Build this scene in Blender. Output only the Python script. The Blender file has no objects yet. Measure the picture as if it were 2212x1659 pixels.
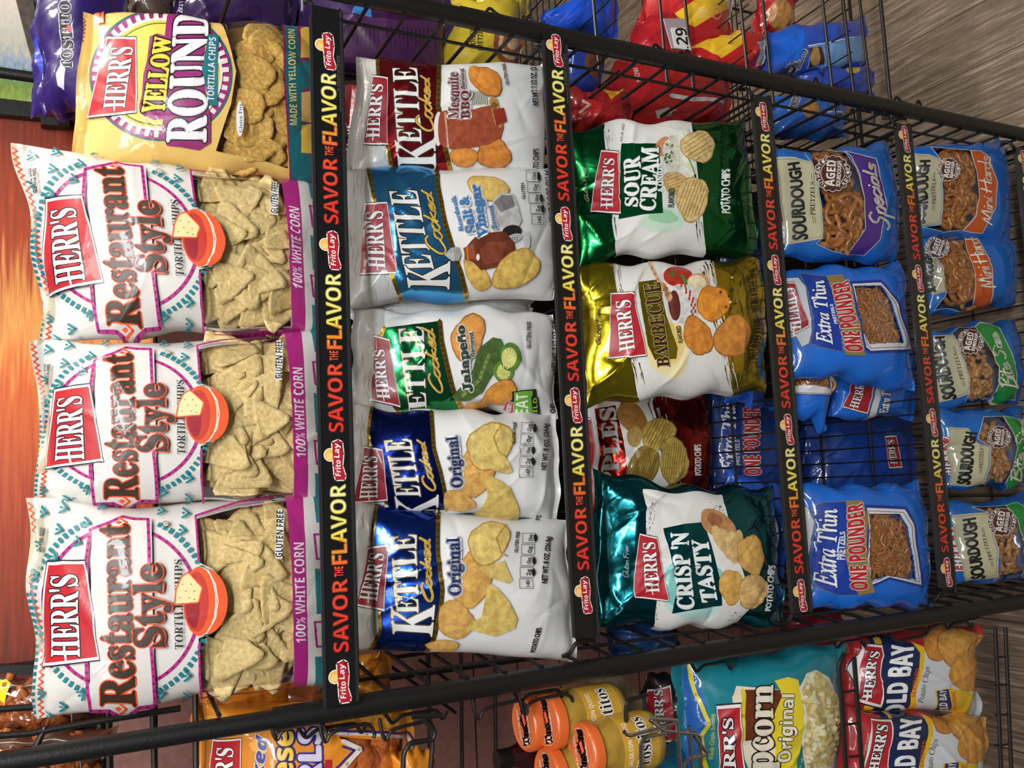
import bpy, bmesh, math, random
import numpy as np
from mathutils import Vector, Matrix
from mathutils.geometry import tessellate_polygon

S = bpy.context.scene
COL = S.collection
PI = math.pi

# ------------------------------------------------------------------ camera
# The photograph was taken with the phone on its side: the camera's right is world down.
CAM_LOC = np.array((-.2187, -1.1566, .2918))
PITCH, ROLL, YAW, FPX = -.4597, .0097, -.1232, 1908.85
def _rx(a):
    c, s = math.cos(a), math.sin(a); return np.array([[1, 0, 0], [0, c, -s], [0, s, c]])
def _rz(a):
    c, s = math.cos(a), math.sin(a); return np.array([[c, -s, 0], [s, c, 0], [0, 0, 1]])
R_UP = _rz(YAW) @ _rx(PI/2+PITCH) @ _rz(ROLL)
cam_d = bpy.data.cameras.new('camera'); cam = bpy.data.objects.new('camera', cam_d); COL.objects.link(cam)
Rc = np.stack([-R_UP[:, 1], R_UP[:, 0], R_UP[:, 2]], 1)
M4 = Matrix.Identity(4)
for i in range(3):
    for j in range(3): M4[i][j] = float(Rc[i, j])
    M4[i][3] = float(CAM_LOC[i])
cam.matrix_world = M4
cam_d.sensor_width = 36; cam_d.lens = FPX/2212*36; cam_d.clip_start = .02; cam_d.clip_end = 50
S.camera = cam

def ray(x, y):
    return R_UP @ np.array([(1659-y-829.5)/FPX, -(x-1106)/FPX, -1.0])
def at(x, y, Y):                       # the point of the vertical plane at depth Y seen at pixel x, y
    d = ray(x, y); return CAM_LOC + d*((Y-CAM_LOC[1])/d[1])
def atz(x, y, Z):
    d = ray(x, y); return CAM_LOC + d*((Z-CAM_LOC[2])/d[2])
def project(P):
    c = (P-CAM_LOC) @ R_UP
    return np.stack([1106-FPX*c[..., 1]/-c[..., 2], 829.5-FPX*c[..., 0]/-c[..., 2]], -1)

# ------------------------------------------------------------------ light
S.view_settings.view_transform = 'Standard'; S.view_settings.look = 'None'
S.view_settings.gamma = 1; S.view_settings.exposure = -0.06
wd = bpy.data.worlds.new('store_air'); S.world = wd; wd.use_nodes = True
wd.node_tree.nodes['Background'].inputs[0].default_value = (.80, .88, 1.0, 1)
wd.node_tree.nodes['Background'].inputs[1].default_value = .07
def area(name, loc, target, sx, sy, power, col):
    l = bpy.data.lights.new(name, 'AREA'); l.shape = 'RECTANGLE'; l.size = sx; l.size_y = sy; l.energy = power; l.color = col
    o = bpy.data.objects.new(name, l); COL.objects.link(o); o.location = loc
    o.rotation_euler = (Vector(target)-Vector(loc)).to_track_quat('-Z', 'Y').to_euler(); return o
area('ceiling_light', (.30, -1.15, 1.56), (0, .05, -.3), 1.2, .20, 20, (1, .94, .84))
area('ceiling_light', (-1.1, -1.6, 1.56), (-.1, .05, -.5), 1.2, .20, 12, (1, .97, .93))
area('ceiling_light', (.2, -2.3, 1.56), (0, .05, -.9), 1.5, .25, 80, (.93, .97, 1))
area('ceiling_light', (1.5, .3, 1.56), (1.1, .5, -1.6), 1.0, .5, 60, (1, .93, .84))

# ------------------------------------------------------------------ helpers
def lin(c):
    if isinstance(c, str):
        c = tuple(int(c[i:i+2], 16)/255 for i in (0, 2, 4))
    return tuple((v/12.92 if v <= .04045 else ((v+.055)/1.055)**2.4) for v in c)
def nodes(m):
    m.use_nodes = True; nt = m.node_tree; nt.nodes.clear()
    out = nt.nodes.new('ShaderNodeOutputMaterial'); b = nt.nodes.new('ShaderNodeBsdfPrincipled')
    nt.links.new(b.outputs[0], out.inputs[0]); return nt, b, out
def crinkle(nt, b, strength, scale=45, dist=.0012):
    tc = nt.nodes.new('ShaderNodeTexCoord')
    n = nt.nodes.new('ShaderNodeTexNoise'); n.inputs['Scale'].default_value = scale; n.inputs['Detail'].default_value = 2.5
    n.inputs['Distortion'].default_value = .6
    nt.links.new(tc.outputs['Object'], n.inputs['Vector'])
    bp = nt.nodes.new('ShaderNodeBump'); bp.inputs['Strength'].default_value = strength; bp.inputs['Distance'].default_value = dist
    nt.links.new(n.outputs[0], bp.inputs['Height']); nt.links.new(bp.outputs[0], b.inputs['Normal'])
    return tc, bp
def attr_mat(name, rough, metal, bump, coat=0, mott=0, spec=.5, scale=45):
    m = bpy.data.materials.new(name); nt, b, out = nodes(m)
    a = nt.nodes.new('ShaderNodeAttribute'); a.attribute_name = 'print'
    b.inputs['Roughness'].default_value = rough; b.inputs['Metallic'].default_value = metal
    b.inputs['Coat Weight'].default_value = coat; b.inputs['Coat Roughness'].default_value = .06
    b.inputs['Specular IOR Level'].default_value = spec
    tc, bp = crinkle(nt, b, bump, scale)
    if coat: nt.links.new(bp.outputs[0], b.inputs['Coat Normal'])
    if mott:
        n = nt.nodes.new('ShaderNodeTexNoise'); n.inputs['Scale'].default_value = 95; n.inputs['Detail'].default_value = 8; n.inputs['Roughness'].default_value = .62
        nt.links.new(tc.outputs['Object'], n.inputs['Vector'])
        r = nt.nodes.new('ShaderNodeValToRGB'); e = r.color_ramp.elements
        e[0].position = .36; e[0].color = (1-mott, 1-mott*1.25, 1-mott*1.5, 1); e[1].position = .62; e[1].color = (1.12, 1.1, 1.05, 1)
        mx = nt.nodes.new('ShaderNodeMix'); mx.data_type = 'RGBA'; mx.blend_type = 'MULTIPLY'; mx.inputs[0].default_value = 1
        nt.links.new(n.outputs[0], r.inputs[0]); nt.links.new(a.outputs['Color'], mx.inputs[6]); nt.links.new(r.outputs[0], mx.inputs[7])
        nt.links.new(mx.outputs[2], b.inputs['Base Color'])
    else: nt.links.new(a.outputs['Color'], b.inputs['Base Color'])
    return m
MAT = {
 'film': attr_mat('printed_plastic_film', .46, 0, .38, coat=.6, spec=.3),
 'matte': attr_mat('printed_satin_film', .42, 0, .30, coat=.15),
 'foil': attr_mat('printed_metal_foil', .21, .92, .45, coat=.3),
 'photo': attr_mat('printed_food_picture', .40, 0, .30, coat=.25, mott=.26),
 'ink': attr_mat('print_ink', .40, 0, .30, coat=.2),
 'card': attr_mat('printed_card', .34, 0, .02, coat=.2),
}
def plain(name, col, rough=.5, metal=0, bump=0, scale=40, mott=None, coat=0):
    m = bpy.data.materials.new(name); nt, b, out = nodes(m)
    b.inputs['Base Color'].default_value = lin(col)+(1,); b.inputs['Roughness'].default_value = rough; b.inputs['Metallic'].default_value = metal
    b.inputs['Coat Weight'].default_value = coat; b.inputs['Coat Roughness'].default_value = .1
    tc = nt.nodes.new('ShaderNodeTexCoord')
    n = nt.nodes.new('ShaderNodeTexNoise'); n.inputs['Scale'].default_value = scale; n.inputs['Detail'].default_value = 6
    nt.links.new(tc.outputs['Object'], n.inputs['Vector'])
    if bump:
        bp = nt.nodes.new('ShaderNodeBump'); bp.inputs['Strength'].default_value = bump; bp.inputs['Distance'].default_value = .002
        nt.links.new(n.outputs[0], bp.inputs['Height']); nt.links.new(bp.outputs[0], b.inputs['Normal'])
    if mott:
        r = nt.nodes.new('ShaderNodeValToRGB'); e = r.color_ramp.elements; e[0].position = .35; e[1].position = .65
        e[0].color = lin(mott)+(1,); e[1].color = lin(col)+(1,)
        nt.links.new(n.outputs[0], r.inputs[0]); nt.links.new(r.outputs[0], b.inputs['Base Color'])
    return m
BLACK = plain('black_painted_steel', '141414', .42, 0, .15, 300)
PLASTIC = plain('black_plastic_channel', '2a2a2b', .30, 0)
CHROME = plain('chrome_wire', 'b8b8b8', .22, 1)
CHIPM = plain('fried_corn_chip', 'f2dca0', .7, 0, .5, 170, 'd6b878')
CHIPY = plain('yellow_corn_chip', 'e4bd66', .75, 0, .7, 190, 'b98c40')
PRETZ = plain('glazed_pretzel', 'bd7c3a', .30, 0, .4, 120, '8a5020', coat=.4)
NUGGET = plain('pretzel_nugget', 'cd9c62', .45, 0, .5, 120, '9a642e')
SALT = plain('coarse_salt', 'f4efe6', .5)
ORANGEPUFF = plain('orange_cheese_puff', 'e07a26', .7, 0, 1.0, 120, 'b3501a')
CORN = plain('white_popcorn', 'efe2a8', .7, 0, 1, 120, 'd2b768')
def clear_mat():
    m = bpy.data.materials.new('clear_plastic_window'); m.use_nodes = True; nt = m.node_tree; nt.nodes.clear()
    out = nt.nodes.new('ShaderNodeOutputMaterial'); t = nt.nodes.new('ShaderNodeBsdfTransparent'); t.inputs[0].default_value = (.95, .94, .92, 1)
    g = nt.nodes.new('ShaderNodeBsdfGlossy'); g.inputs['Roughness'].default_value = .08
    lw = nt.nodes.new('ShaderNodeLayerWeight'); lw.inputs['Blend'].default_value = .22
    f = nt.nodes.new('ShaderNodeMath'); f.operation = 'MULTIPLY_ADD'; f.inputs[1].default_value = .75; f.inputs[2].default_value = .045; nt.links.new(lw.outputs['Facing'], f.inputs[0])
    mx = nt.nodes.new('ShaderNodeMixShader')
    tc = nt.nodes.new('ShaderNodeTexCoord'); n = nt.nodes.new('ShaderNodeTexNoise'); n.inputs['Scale'].default_value = 22; n.inputs['Detail'].default_value = 2
    bp = nt.nodes.new('ShaderNodeBump'); bp.inputs['Strength'].default_value = .6; bp.inputs['Distance'].default_value = .004
    nt.links.new(tc.outputs['Object'], n.inputs['Vector']); nt.links.new(n.outputs[0], bp.inputs['Height'])
    nt.links.new(bp.outputs[0], g.inputs['Normal']); nt.links.new(bp.outputs[0], lw.inputs['Normal'])
    nt.links.new(f.outputs[0], mx.inputs[0]); nt.links.new(t.outputs[0], mx.inputs[1]); nt.links.new(g.outputs[0], mx.inputs[2]); nt.links.new(mx.outputs[0], out.inputs[0])
    return m
CLEAR = clear_mat()

def mesh_obj(name, V, F, mats, parent=None, smooth=True, fm=None, cols=None, norms=None):
    me = bpy.data.meshes.new(name); me.from_pydata([tuple(map(float, v)) for v in V], [], F)
    for m in (mats if isinstance(mats, (list, tuple)) else [mats]): me.materials.append(m)
    if fm is not None: me.polygons.foreach_set('material_index', np.asarray(fm, dtype=np.int32))
    if cols is not None:
        a = me.color_attributes.new('print', 'FLOAT_COLOR', 'POINT')
        c = np.ones((len(V), 4), dtype=np.float32); c[:, :3] = cols; a.data.foreach_set('color', c.ravel())
    if smooth: me.polygons.foreach_set('use_smooth', np.ones(len(me.polygons), dtype=bool))
    me.update()
    if norms is not None: me.normals_split_custom_set_from_vertices([tuple(map(float, n)) for n in norms])
    o = bpy.data.objects.new(name, me); COL.objects.link(o)
    if parent: o.parent = parent
    return o
def empty(name, loc, label=None, cat=None, group=None, kind=None):
    o = bpy.data.objects.new(name, None); COL.objects.link(o); o.location = [float(v) for v in loc]; o.empty_display_size = .03
    tag(o, label, cat, group, kind); return o
def tag(o, label=None, cat=None, group=None, kind=None):
    if label: o['label'] = label
    if cat: o['category'] = cat
    if group: o['group'] = group
    if kind: o['kind'] = kind
    return o
class MB:                                  # collects boxes and tubes into one mesh
    def __init__(s): s.V = []; s.F = []
    def box(s, a, b):
        n = len(s.V); (x0, y0, z0), (x1, y1, z1) = a, b
        s.V += [(x0,y0,z0),(x1,y0,z0),(x1,y1,z0),(x0,y1,z0),(x0,y0,z1),(x1,y0,z1),(x1,y1,z1),(x0,y1,z1)]
        s.F += [tuple(n+i for i in f) for f in ((0,3,2,1),(4,5,6,7),(0,1,5,4),(1,2,6,5),(2,3,7,6),(3,0,4,7))]
        return s
    def tube(s, pts, r, k=8, cap=True):
        pts = [np.array(p, float) for p in pts]; n0 = len(s.V); N = len(pts)
        up = None
        for i, p in enumerate(pts):
            d = pts[min(i+1, N-1)]-pts[max(i-1, 0)]; d /= max(np.linalg.norm(d), 1e-9)
            if up is None:
                up = np.cross(d, (0, 0, 1.)) if abs(d[2]) < .9 else np.cross(d, (1., 0, 0))
            up = up-d*(up@d); up /= max(np.linalg.norm(up), 1e-9); w = np.cross(d, up)
            rr = r[i] if isinstance(r, (list, tuple)) else r
            for j in range(k):
                t = 2*PI*j/k; s.V.append(tuple(p+rr*(math.cos(t)*up+math.sin(t)*w)))
        for i in range(N-1):
            for j in range(k):
                a = n0+i*k+j; b = n0+i*k+(j+1) % k; s.F.append((a, b, b+k, a+k))
        if cap:
            s.F.append(tuple(n0+j for j in range(k))[::-1]); s.F.append(tuple(n0+(N-1)*k+j for j in range(k)))
        return s
    def lathe(s, c, prof, k=28):           # vertical axis at c; prof = (radius, z)
        n0 = len(s.V)
        for r, z in prof:
            for j in range(k):
                t = 2*PI*j/k; s.V.append((c[0]+r*math.cos(t), c[1]+r*math.sin(t), c[2]+z))
        for i in range(len(prof)-1):
            for j in range(k):
                a = n0+i*k+j; b = n0+i*k+(j+1) % k; s.F.append((a, b, b+k, a+k))
        s.F.append(tuple(n0+j for j in range(k))[::-1]); s.F.append(tuple(n0+(len(prof)-1)*k+j for j in range(k)))
        return s
    def build(s, name, mat, parent=None, origin=None, smooth=True):
        o = np.array(origin if origin is not None else (0, 0, 0), float)
        ob = mesh_obj(name, [np.array(v)-o for v in s.V], s.F, mat, parent, False)
        if smooth:
            me = ob.data
            for p in me.polygons: p.use_smooth = len(p.vertices) == 4
            me.set_sharp_from_angle(angle=.7) if hasattr(me, 'set_sharp_from_angle') else None
        if origin is not None and parent is None: ob.location = [float(v) for v in o]
        return ob
def arc(pts, r=.012, n=4):                 # rounds the corners of a wire path
    P = [np.array(p, float) for p in pts]; out = [P[0]]
    for i in range(1, len(P)-1):
        a = P[i-1]-P[i]; b = P[i+1]-P[i]; la, lb = np.linalg.norm(a), np.linalg.norm(b); q = min(r, la*.45, lb*.45)
        p0 = P[i]+a/la*q; p1 = P[i]+b/lb*q
        for k in range(n+1):
            t = k/n; out.append((1-t)**2*p0+2*t*(1-t)*P[i]+t*t*p1)
    return out+[P[-1]]

# ------------------------------------------------------------------ lettering
STY = {'serifb': (0x1D400, 0x1D41A, 0x1D7CE), 'serifi': (0x1D434, 0x1D44E, None), 'serifbi': (0x1D468, 0x1D482, 0x1D7CE),
       'script': (0x1D4D0, 0x1D4EA, None), 'sansb': (0x1D5D4, 0x1D5EE, 0x1D7EC), 'sansbi': (0x1D63C, 0x1D656, 0x1D7EC), 'sans': None}
def styled(s, style):
    t = STY[style]
    if t is None: return s
    o = ''
    for c in s:
        if 'A' <= c <= 'Z': o += chr(t[0]+ord(c)-65)
        elif 'a' <= c <= 'z': o += 'ℎ' if (style == 'serifi' and c == 'h') else chr(t[1]+ord(c)-97)
        elif '0' <= c <= '9' and t[2]: o += chr(t[2]+ord(c)-48)
        else: o += c
    return o
_G = {}
def _raw(s, style):
    k = (s, style)
    if k in _G: return _G[k]
    c = bpy.data.curves.new('t', 'FONT'); c.body = styled(s, style); c.resolution_u = 3 if len(s) < 14 else 2
    o = bpy.data.objects.new('t', c); COL.objects.link(o)
    dg = bpy.context.evaluated_depsgraph_get(); me = bpy.data.meshes.new_from_object(o.evaluated_get(dg))
    me.calc_loop_triangles()
    V = np.zeros(len(me.vertices)*3); me.vertices.foreach_get('co', V); V = V.reshape(-1, 3)[:, :2]
    T = np.zeros(len(me.loop_triangles)*3, dtype=np.int32); me.loop_triangles.foreach_get('vertices', T); T = T.reshape(-1, 3)
    bpy.data.objects.remove(o); bpy.data.curves.remove(c); bpy.data.meshes.remove(me)
    key = {}
    idx = np.array([key.setdefault((round(x, 5), round(y, 5)), len(key)) for x, y in V]) if len(V) else np.zeros(0, int)
    W = np.zeros((len(key), 2))
    for (x, y), i in key.items(): W[i] = (x, y)
    T = idx[T] if len(T) else T
    cnt = {}
    for t in T:
        if len(set(t)) < 3: continue
        for a, b in ((t[0], t[1]), (t[1], t[2]), (t[2], t[0])):
            e = (min(a, b), max(a, b)); cnt[e] = cnt.get(e, 0)+1
    E = [e for e, n in cnt.items() if n == 1]
    _G[k] = (W, T, E); return _G[k]
_CAP = {}
def glyphs(s, style):
    if style not in _CAP: _CAP[style] = _raw('H', style)[0][:, 1].max()
    W, T, E = _raw(s, style)
    x0, x1 = W[:, 0].min(), W[:, 0].max()
    return np.stack([(W[:, 0]-x0)/max(x1-x0, 1e-6), W[:, 1]/_CAP[style]], 1), T, E

# ------------------------------------------------------------------ artwork laid out on a bag
VIEW = {'I': (0, 0, 1), 'A1': (0, 0, 2.765), 'A2': (0, 500, 2.765), 'A3': (0, 1059, 2.765), 'B1': (700, 0, 3.6867), 'B2': (700, 350, 3.6867),
        'B3': (700, 750, 3.6867), 'B4': (700, 1100, 2.968), 'C1': (1180, 200, 3.6867), 'C2': (1180, 550, 3.6867), 'C3': (1180, 950, 3.6867),
        'D1': (1600, 200, 3.6144), 'D2': (1600, 550, 3.6144), 'D3': (1600, 950, 3.6144), 'E1': (1500, 1309, 3.107), 'E2': (500, 1359, 3.687),
        'E3': (1000, 1309, 3.687), 'Y': (100, 0, 5.53), 'E4': (0, 1359, 3.687), 'F1': (1050, 0, 3.403), 'F2': (1550, 0, 3.341)}
def lerp(a, b, t): return a+(b-a)*t
class Shape:
    """the smooth pillow of one bag: four world corners (TL, TR, BR, BL seen from the front), thickness and seals"""
    def __init__(s, quad, Y, D, seal=.045, round_=.42):
        Y = (Y,)*4 if not isinstance(Y, (tuple, list)) else (Y if len(Y) == 4 else (Y[0], Y[0], Y[1], Y[1]))
        s.C = [at(q[0], q[1], y) for q, y in zip(quad, Y)]
        TL, TR, BR, BL = s.C
        n = np.cross(BR-TL, TR-BL); n /= np.linalg.norm(n)
        if n[1] > 0: n = -n
        s.n = n; s.D = D; s.seal = seal; s.rd = round_
        s.W = (np.linalg.norm(TR-TL)+np.linalg.norm(BR-BL))/2; s.H = (np.linalg.norm(BL-TL)+np.linalg.norm(BR-TR))/2
        s.o = (BL+BR)/2
        q = np.array(quad, float)
        A = []; bb = []
        for (u, v), (x, y) in zip(((0, 0), (1, 0), (1, 1), (0, 1)), q):   # homography pixel -> (a, b)
            A.append([x, y, 1, 0, 0, 0, -u*x, -u*y]); bb.append(u); A.append([0, 0, 0, x, y, 1, -v*x, -v*y]); bb.append(v)
        h = np.linalg.solve(np.array(A), np.array(bb)); s.Hm = np.append(h, 1).reshape(3, 3)
    def h(s, a, b):
        a = np.clip(a, 0, 1); b = np.clip(b, 0, 1)
        f = np.clip(1-np.abs(2*a-1)**2.6, 0, 1)**s.rd
        t = np.clip((b-s.seal)/(1-2*s.seal), 0, 1)
        g = np.clip(1-np.abs(2*t-1)**2.4, 0, 1)**.62
        g = g*(1-.12*(1-t))
        return s.D*f*g
    def flat(s, a, b):
        TL, TR, BR, BL = s.C; a = np.asarray(a)[..., None]; b = np.asarray(b)[..., None]
        return (1-a)*(1-b)*TL+a*(1-b)*TR+a*b*BR+(1-a)*b*BL
    def P(s, a, b): return s.flat(a, b)+s.n*(s.h(a, b)-.5*s.D)[..., None]
    def ab(s, px):
        px = np.asarray(px, float)
        def Hq(p):
            q = np.concatenate([p, np.ones(p.shape[:-1]+(1,))], -1) @ s.Hm.T; return q[..., :2]/q[..., 2:]
        t = Hq(px); u = t.copy()
        for _ in range(8):
            e = t-Hq(project(s.P(u[..., 0], u[..., 1]))); u = u+.8*np.clip(e, -.1, .1)
        return u
HAND = {'C': (.9, [[(.85,.85),(.65,1.0),(.35,.85),(.1,.4),(.15,.08),(.4,-.02),(.75,.15)]]), 'o': (.5, [[(.32,.42),(.1,.36),(.02,.12),(.18,-.02),(.38,.14),(.40,.36),(.28,.42),(.5,.34)]]),
 'k': (.55, [[(.22,.95),(.12,.5),(.03,0)], [(.42,.45),(.12,.2),(.28,.12),(.48,0)]]), 'e': (.48, [[(.05,.2),(.35,.3),(.32,.44),(.14,.4),(.04,.14),(.2,-.02),(.46,.14)]]), 'd': (.55, [[(.36,.4),(.12,.38),(.03,.12),(.16,-.02),(.34,.14),(.42,.5),(.52,1.0)], [(.40,.45),(.36,.1),(.5,0)]]),
 'S': (.8, [[(.72,.85),(.5,1.0),(.25,.85),(.3,.6),(.55,.4),(.5,.08),(.25,-.05),(.02,.12)]]), 'p': (.55, [[(.12,.42),(.08,0),(.0,-.45)], [(.1,.3),(.3,.45),(.42,.28),(.32,.02),(.08,.02)]]), 'c': (.45, [[(.38,.36),(.2,.42),(.04,.2),(.14,-.02),(.42,.1)]]),
 'i': (.25, [[(.12,.42),(.08,.06),(.2,.0)], [(.17,.66),(.18,.70)]]), 'a': (.52, [[(.38,.4),(.14,.38),(.03,.12),(.16,-.02),(.34,.14),(.4,.42)], [(.4,.42),(.36,.08),(.5,.02)]]), 'l': (.28, [[(.22,1.0),(.1,.4),(.1,.04),(.24,.02)]]), 's': (.42, [[(.36,.38),(.18,.44),(.08,.32),(.3,.16),(.22,-.02),(.0,.04)]]),
 'M': (1.0, [[(.0,0),(.16,.92),(.36,.1),(.66,1.0),(.78,.0),(.92,.04)]]), 'n': (.5, [[(.08,.42),(.04,0)], [(.06,.24),(.26,.44),(.38,.34),(.36,.02),(.48,.04)]]), 'H': (.85, [[(.15,.95),(.05,0)], [(.72,1.0),(.6,0)], [(-.05,.45),(.85,.6)]]), 'r': (.4, [[(.08,.42),(.04,0)], [(.06,.24),(.2,.42),(.38,.38)]]),
 'B': (.75, [[(.16,.95),(.06,0)], [(.0,.88),(.45,1.0),(.6,.78),(.2,.52),(.6,.4),(.55,.08),(.0,.02)]]), 't': (.4, [[(.2,.8),(.1,.08),(.3,.0)], [(-.02,.5),(.4,.56)]]), 'z': (.45, [[(.02,.4),(.38,.42),(.04,.02),(.42,.02)]]), ' ': (.35, []), 'G': (.85, [[(.75,.85),(.5,1.0),(.15,.7),(.08,.2),(.35,-.02),(.68,.2),(.66,.42),(.42,.4)]]), 'u': (.5, [[(.06,.42),(.06,.08),(.2,-.02),(.36,.14),(.4,.42)], [(.4,.42),(.38,.05),(.5,.02)]]), 'F': (.7, [[(.2,.9),(.06,0)], [(.02,.85),(.4,.98),(.7,.92)], [(.1,.5),(.5,.55)]])}
def hand_lines(txt):
    x = 0; out = []
    for ch in txt:
        w, S_ = HAND[ch]
        for st in S_:
            P = [np.array((x+p[0]+p[1]*.12, p[1])) for p in st]
            if len(P) > 2:
                Q = []
                for i in range(len(P)-1):
                    p0, p1, p2, p3 = P[max(i-1, 0)], P[i], P[i+1], P[min(i+2, len(P)-1)]
                    for t in (0, .25, .5, .75): Q.append(.5*((2*p1)+(-p0+p2)*t+(2*p0-5*p1+4*p2-p3)*t*t+(-p0+3*p1-3*p2+p3)*t**3))
                P = Q+[P[-1]]
            out.append(np.array(P))
        x += w*.86
    return [p*np.array((1/x, 1)) for p in out]
class Art:
    def __init__(s, shape, view='I'):
        s.sh = shape; s.items = []; s.v = VIEW[view]; s.win = []
    def view(s, v): s.v = VIEW[v]; return s
    def img(s, p): return np.asarray(p, float)/s.v[2]+np.array(s.v[:2])
    def _add(s, part, kind, col, tris_px):
        T = np.asarray(tris_px, float)
        if len(T) == 0: return
        ab = s.sh.ab(s.img(T)); s.items.append((part, kind, col, ab))
    def poly(s, part, pts, col, kind='ink', dens=60):
        P = []
        pts = [np.array(p, float) for p in pts]
        for i, p in enumerate(pts):
            q = pts[(i+1) % len(pts)]; n = max(1, int(np.linalg.norm(q-p)/dens))
            P += [lerp(p, q, k/n) for k in range(n)]
        t = tessellate_polygon([[Vector((p[0], p[1], 0)) for p in P]])
        s._add(part, kind, col, [[P[i] for i in f] for f in t]); return s
    def text(s, part, txt, quad, col, style='sansb', ol=None, bold=0, kind='ink', bend=0):
        BL, BR, TR, TL = [np.array(q, float) for q in quad]
        W, T, E = glyphs(txt, style); x = W[:, :1]; y = W[:, 1:]
        P = (1-x)*(1-y)*BL+x*(1-y)*BR+x*y*TR+(1-x)*y*TL
        if bend: P = P+(TL-BL)*bend*(4*x*(1-x))
        for o in (ol or []):                      # (width, colour, kind) outline bands, widest first
            s._stroke(part, P, E, o[0], o[1], o[2] if len(o) > 2 else 'ink')
        if bold: s._stroke(part, P, E, bold, col, kind)
        s._add(part, kind, col, P[T]); return s
    def hand(s, part, txt, quad, w, col, ol=None, kind='ink'):
        BL, BR, TR, TL = [np.array(q, float) for q in quad]
        L = [(1-p[:, :1])*(1-p[:, 1:])*BL+p[:, :1]*(1-p[:, 1:])*BR+p[:, :1]*p[:, 1:]*TR+(1-p[:, :1])*p[:, 1:]*TL for p in hand_lines(txt)]
        for (ww, cc, kk) in ([(w+2*ol[0], ol[1], 'ink')] if ol else [])+[(w, col, kind)]:
            for P in L: s._stroke(part, P, [(i, i+1) for i in range(len(P)-1)], ww/2, cc, kk)
        return s
    def _stroke(s, part, P, E, w, col, kind):
        if not len(E): return
        E = np.array(E); A, B = P[E[:, 0]], P[E[:, 1]]; d = B-A; L = np.linalg.norm(d, axis=1, keepdims=True); L[L < 1e-6] = 1e-6; d = d/L
        n = np.stack([-d[:, 1], d[:, 0]], 1)*w; e = d*w*.41
        q = [A-e+n*.7, A-e-n*.7, B+e-n*.7, B+e+n*.7]; A1, B1 = A, B
        T = [np.stack([A+n, A-n, B-n], 1), np.stack([A+n, B-n, B+n], 1),
             np.stack([A+n, A-n, A-d*w], 1), np.stack([B+n, B-n, B+d*w], 1)]
        s._add(part, kind, col, np.concatenate(T))
    def line(s, part, pts, w, col, kind='ink', closed=False):
        P = np.array(pts, float); n = len(P); E = [(i, (i+1) % n) for i in range(n if closed else n-1)]
        D = []; idx = []
        for a, b in E:
            k = max(1, int(np.linalg.norm(P[b]-P[a])/40))
            for j in range(k): D += [lerp(P[a], P[b], j/k), lerp(P[a], P[b], (j+1)/k)]; idx.append((len(D)-2, len(D)-1))
        s._stroke(part, np.array(D), idx, w/2, col, kind); return s
    def ell(s, part, c, rx, ry, col, kind='ink', rot=0, n=28, wob=0, seed=0, a0=0, a1=360):
        r = random.Random(seed); ph = [r.uniform(0, 6.28) for _ in range(4)]
        P = []
        for i in range(n):
            t = math.radians(a0+(a1-a0)*i/(n if a1-a0 == 360 else n-1)); k = 1+wob*(math.sin(2*t+ph[0])*.5+math.sin(3*t+ph[1])*.35+math.sin(5*t+ph[2])*.2+.12*math.sin(11*t+ph[3]))
            x, y = rx*k*math.cos(t), ry*k*math.sin(t); cr, sr = math.cos(rot), math.sin(rot)
            P.append((c[0]+x*cr-y*sr, c[1]+x*sr+y*cr))
        return s.poly(part, P, col, kind)
    def chip(s, c, rx, ry, col='d9b768', rot=0, seed=0, edge='b98a3c', ridges=0):
        s.ell('picture', c, rx*1.03, ry*1.03, edge, 'photo', rot, wob=.16, seed=seed)
        s.ell('picture', c, rx*.97, ry*.97, col, 'photo', rot, wob=.16, seed=seed)
        h = tuple(min(1, v*1.12) for v in lin(col))
        if ridges:
            for k in range(ridges):
                t = -0.8+1.6*(k+.5)/ridges; half = ry*.85*math.sqrt(max(0, 1-t*t)); cr, sr = math.cos(rot), math.sin(rot)
                a = (c[0]+t*rx*cr+half*sr, c[1]+t*rx*sr-half*cr); b = (c[0]+t*rx*cr-half*sr, c[1]+t*rx*sr+half*cr)
                s.line('picture', [a, b], rx*.07, edge, 'photo')
        else:
            s.ell('picture', (c[0]-rx*.15*math.cos(rot), c[1]-rx*.15*math.sin(rot)), rx*.55, ry*.6, h, 'photo', rot, wob=.3, seed=seed+5)
        return s
    def badge(s, quad, tq, red='b3232c', word="HERR'S", w=9, tail=True):
        P = [np.array(p, float) for p in quad]; c = sum(P)/4
        def grow(k): return [p+(p-c)/np.linalg.norm(p-c)*k for p in P]
        s.poly('brand_badge', grow(w*.75), '14142a'); s.poly('brand_badge', P, 'e9e4de'); s.poly('brand_badge', grow(-w*1.5), red)
        s.text('brand_badge', word, tq, 'ece8e4', 'serifb', ol=[(w*.62, '1a1020')], bold=w*.12)
        BL, BR, TR, TL = [np.array(q, float) for q in tq]
        m = lerp(BL, TL, .52)
        s.line('brand_badge', [m+(BL-BR)*.045+(BL-TL)*.05, m+(BR-BL)*.16], w*.9, 'ece8e4')
        return s
    def jag(s, part, p, q, w, col, kind, seed=0, n=26, sp=1.0):         # dry-brush strokes along p-q
        r = random.Random(seed); p = np.array(p, float); q = np.array(q, float); d = (q-p); L = np.linalg.norm(d); d /= L; nn = np.array([-d[1], d[0]])
        T = []
        for i in range(n):
            t = r.uniform(0, .93); o = r.uniform(-1, 1)*w; l = r.uniform(.04, .16)*L*sp; h = r.uniform(.04, .13)*w
            a = p+d*t*L+nn*o; b = a+d*l+nn*r.uniform(-.1, .1)*w; T += [[a-nn*h, a+nn*h, b], ]
        s._add(part, kind, col, T); return s
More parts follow.
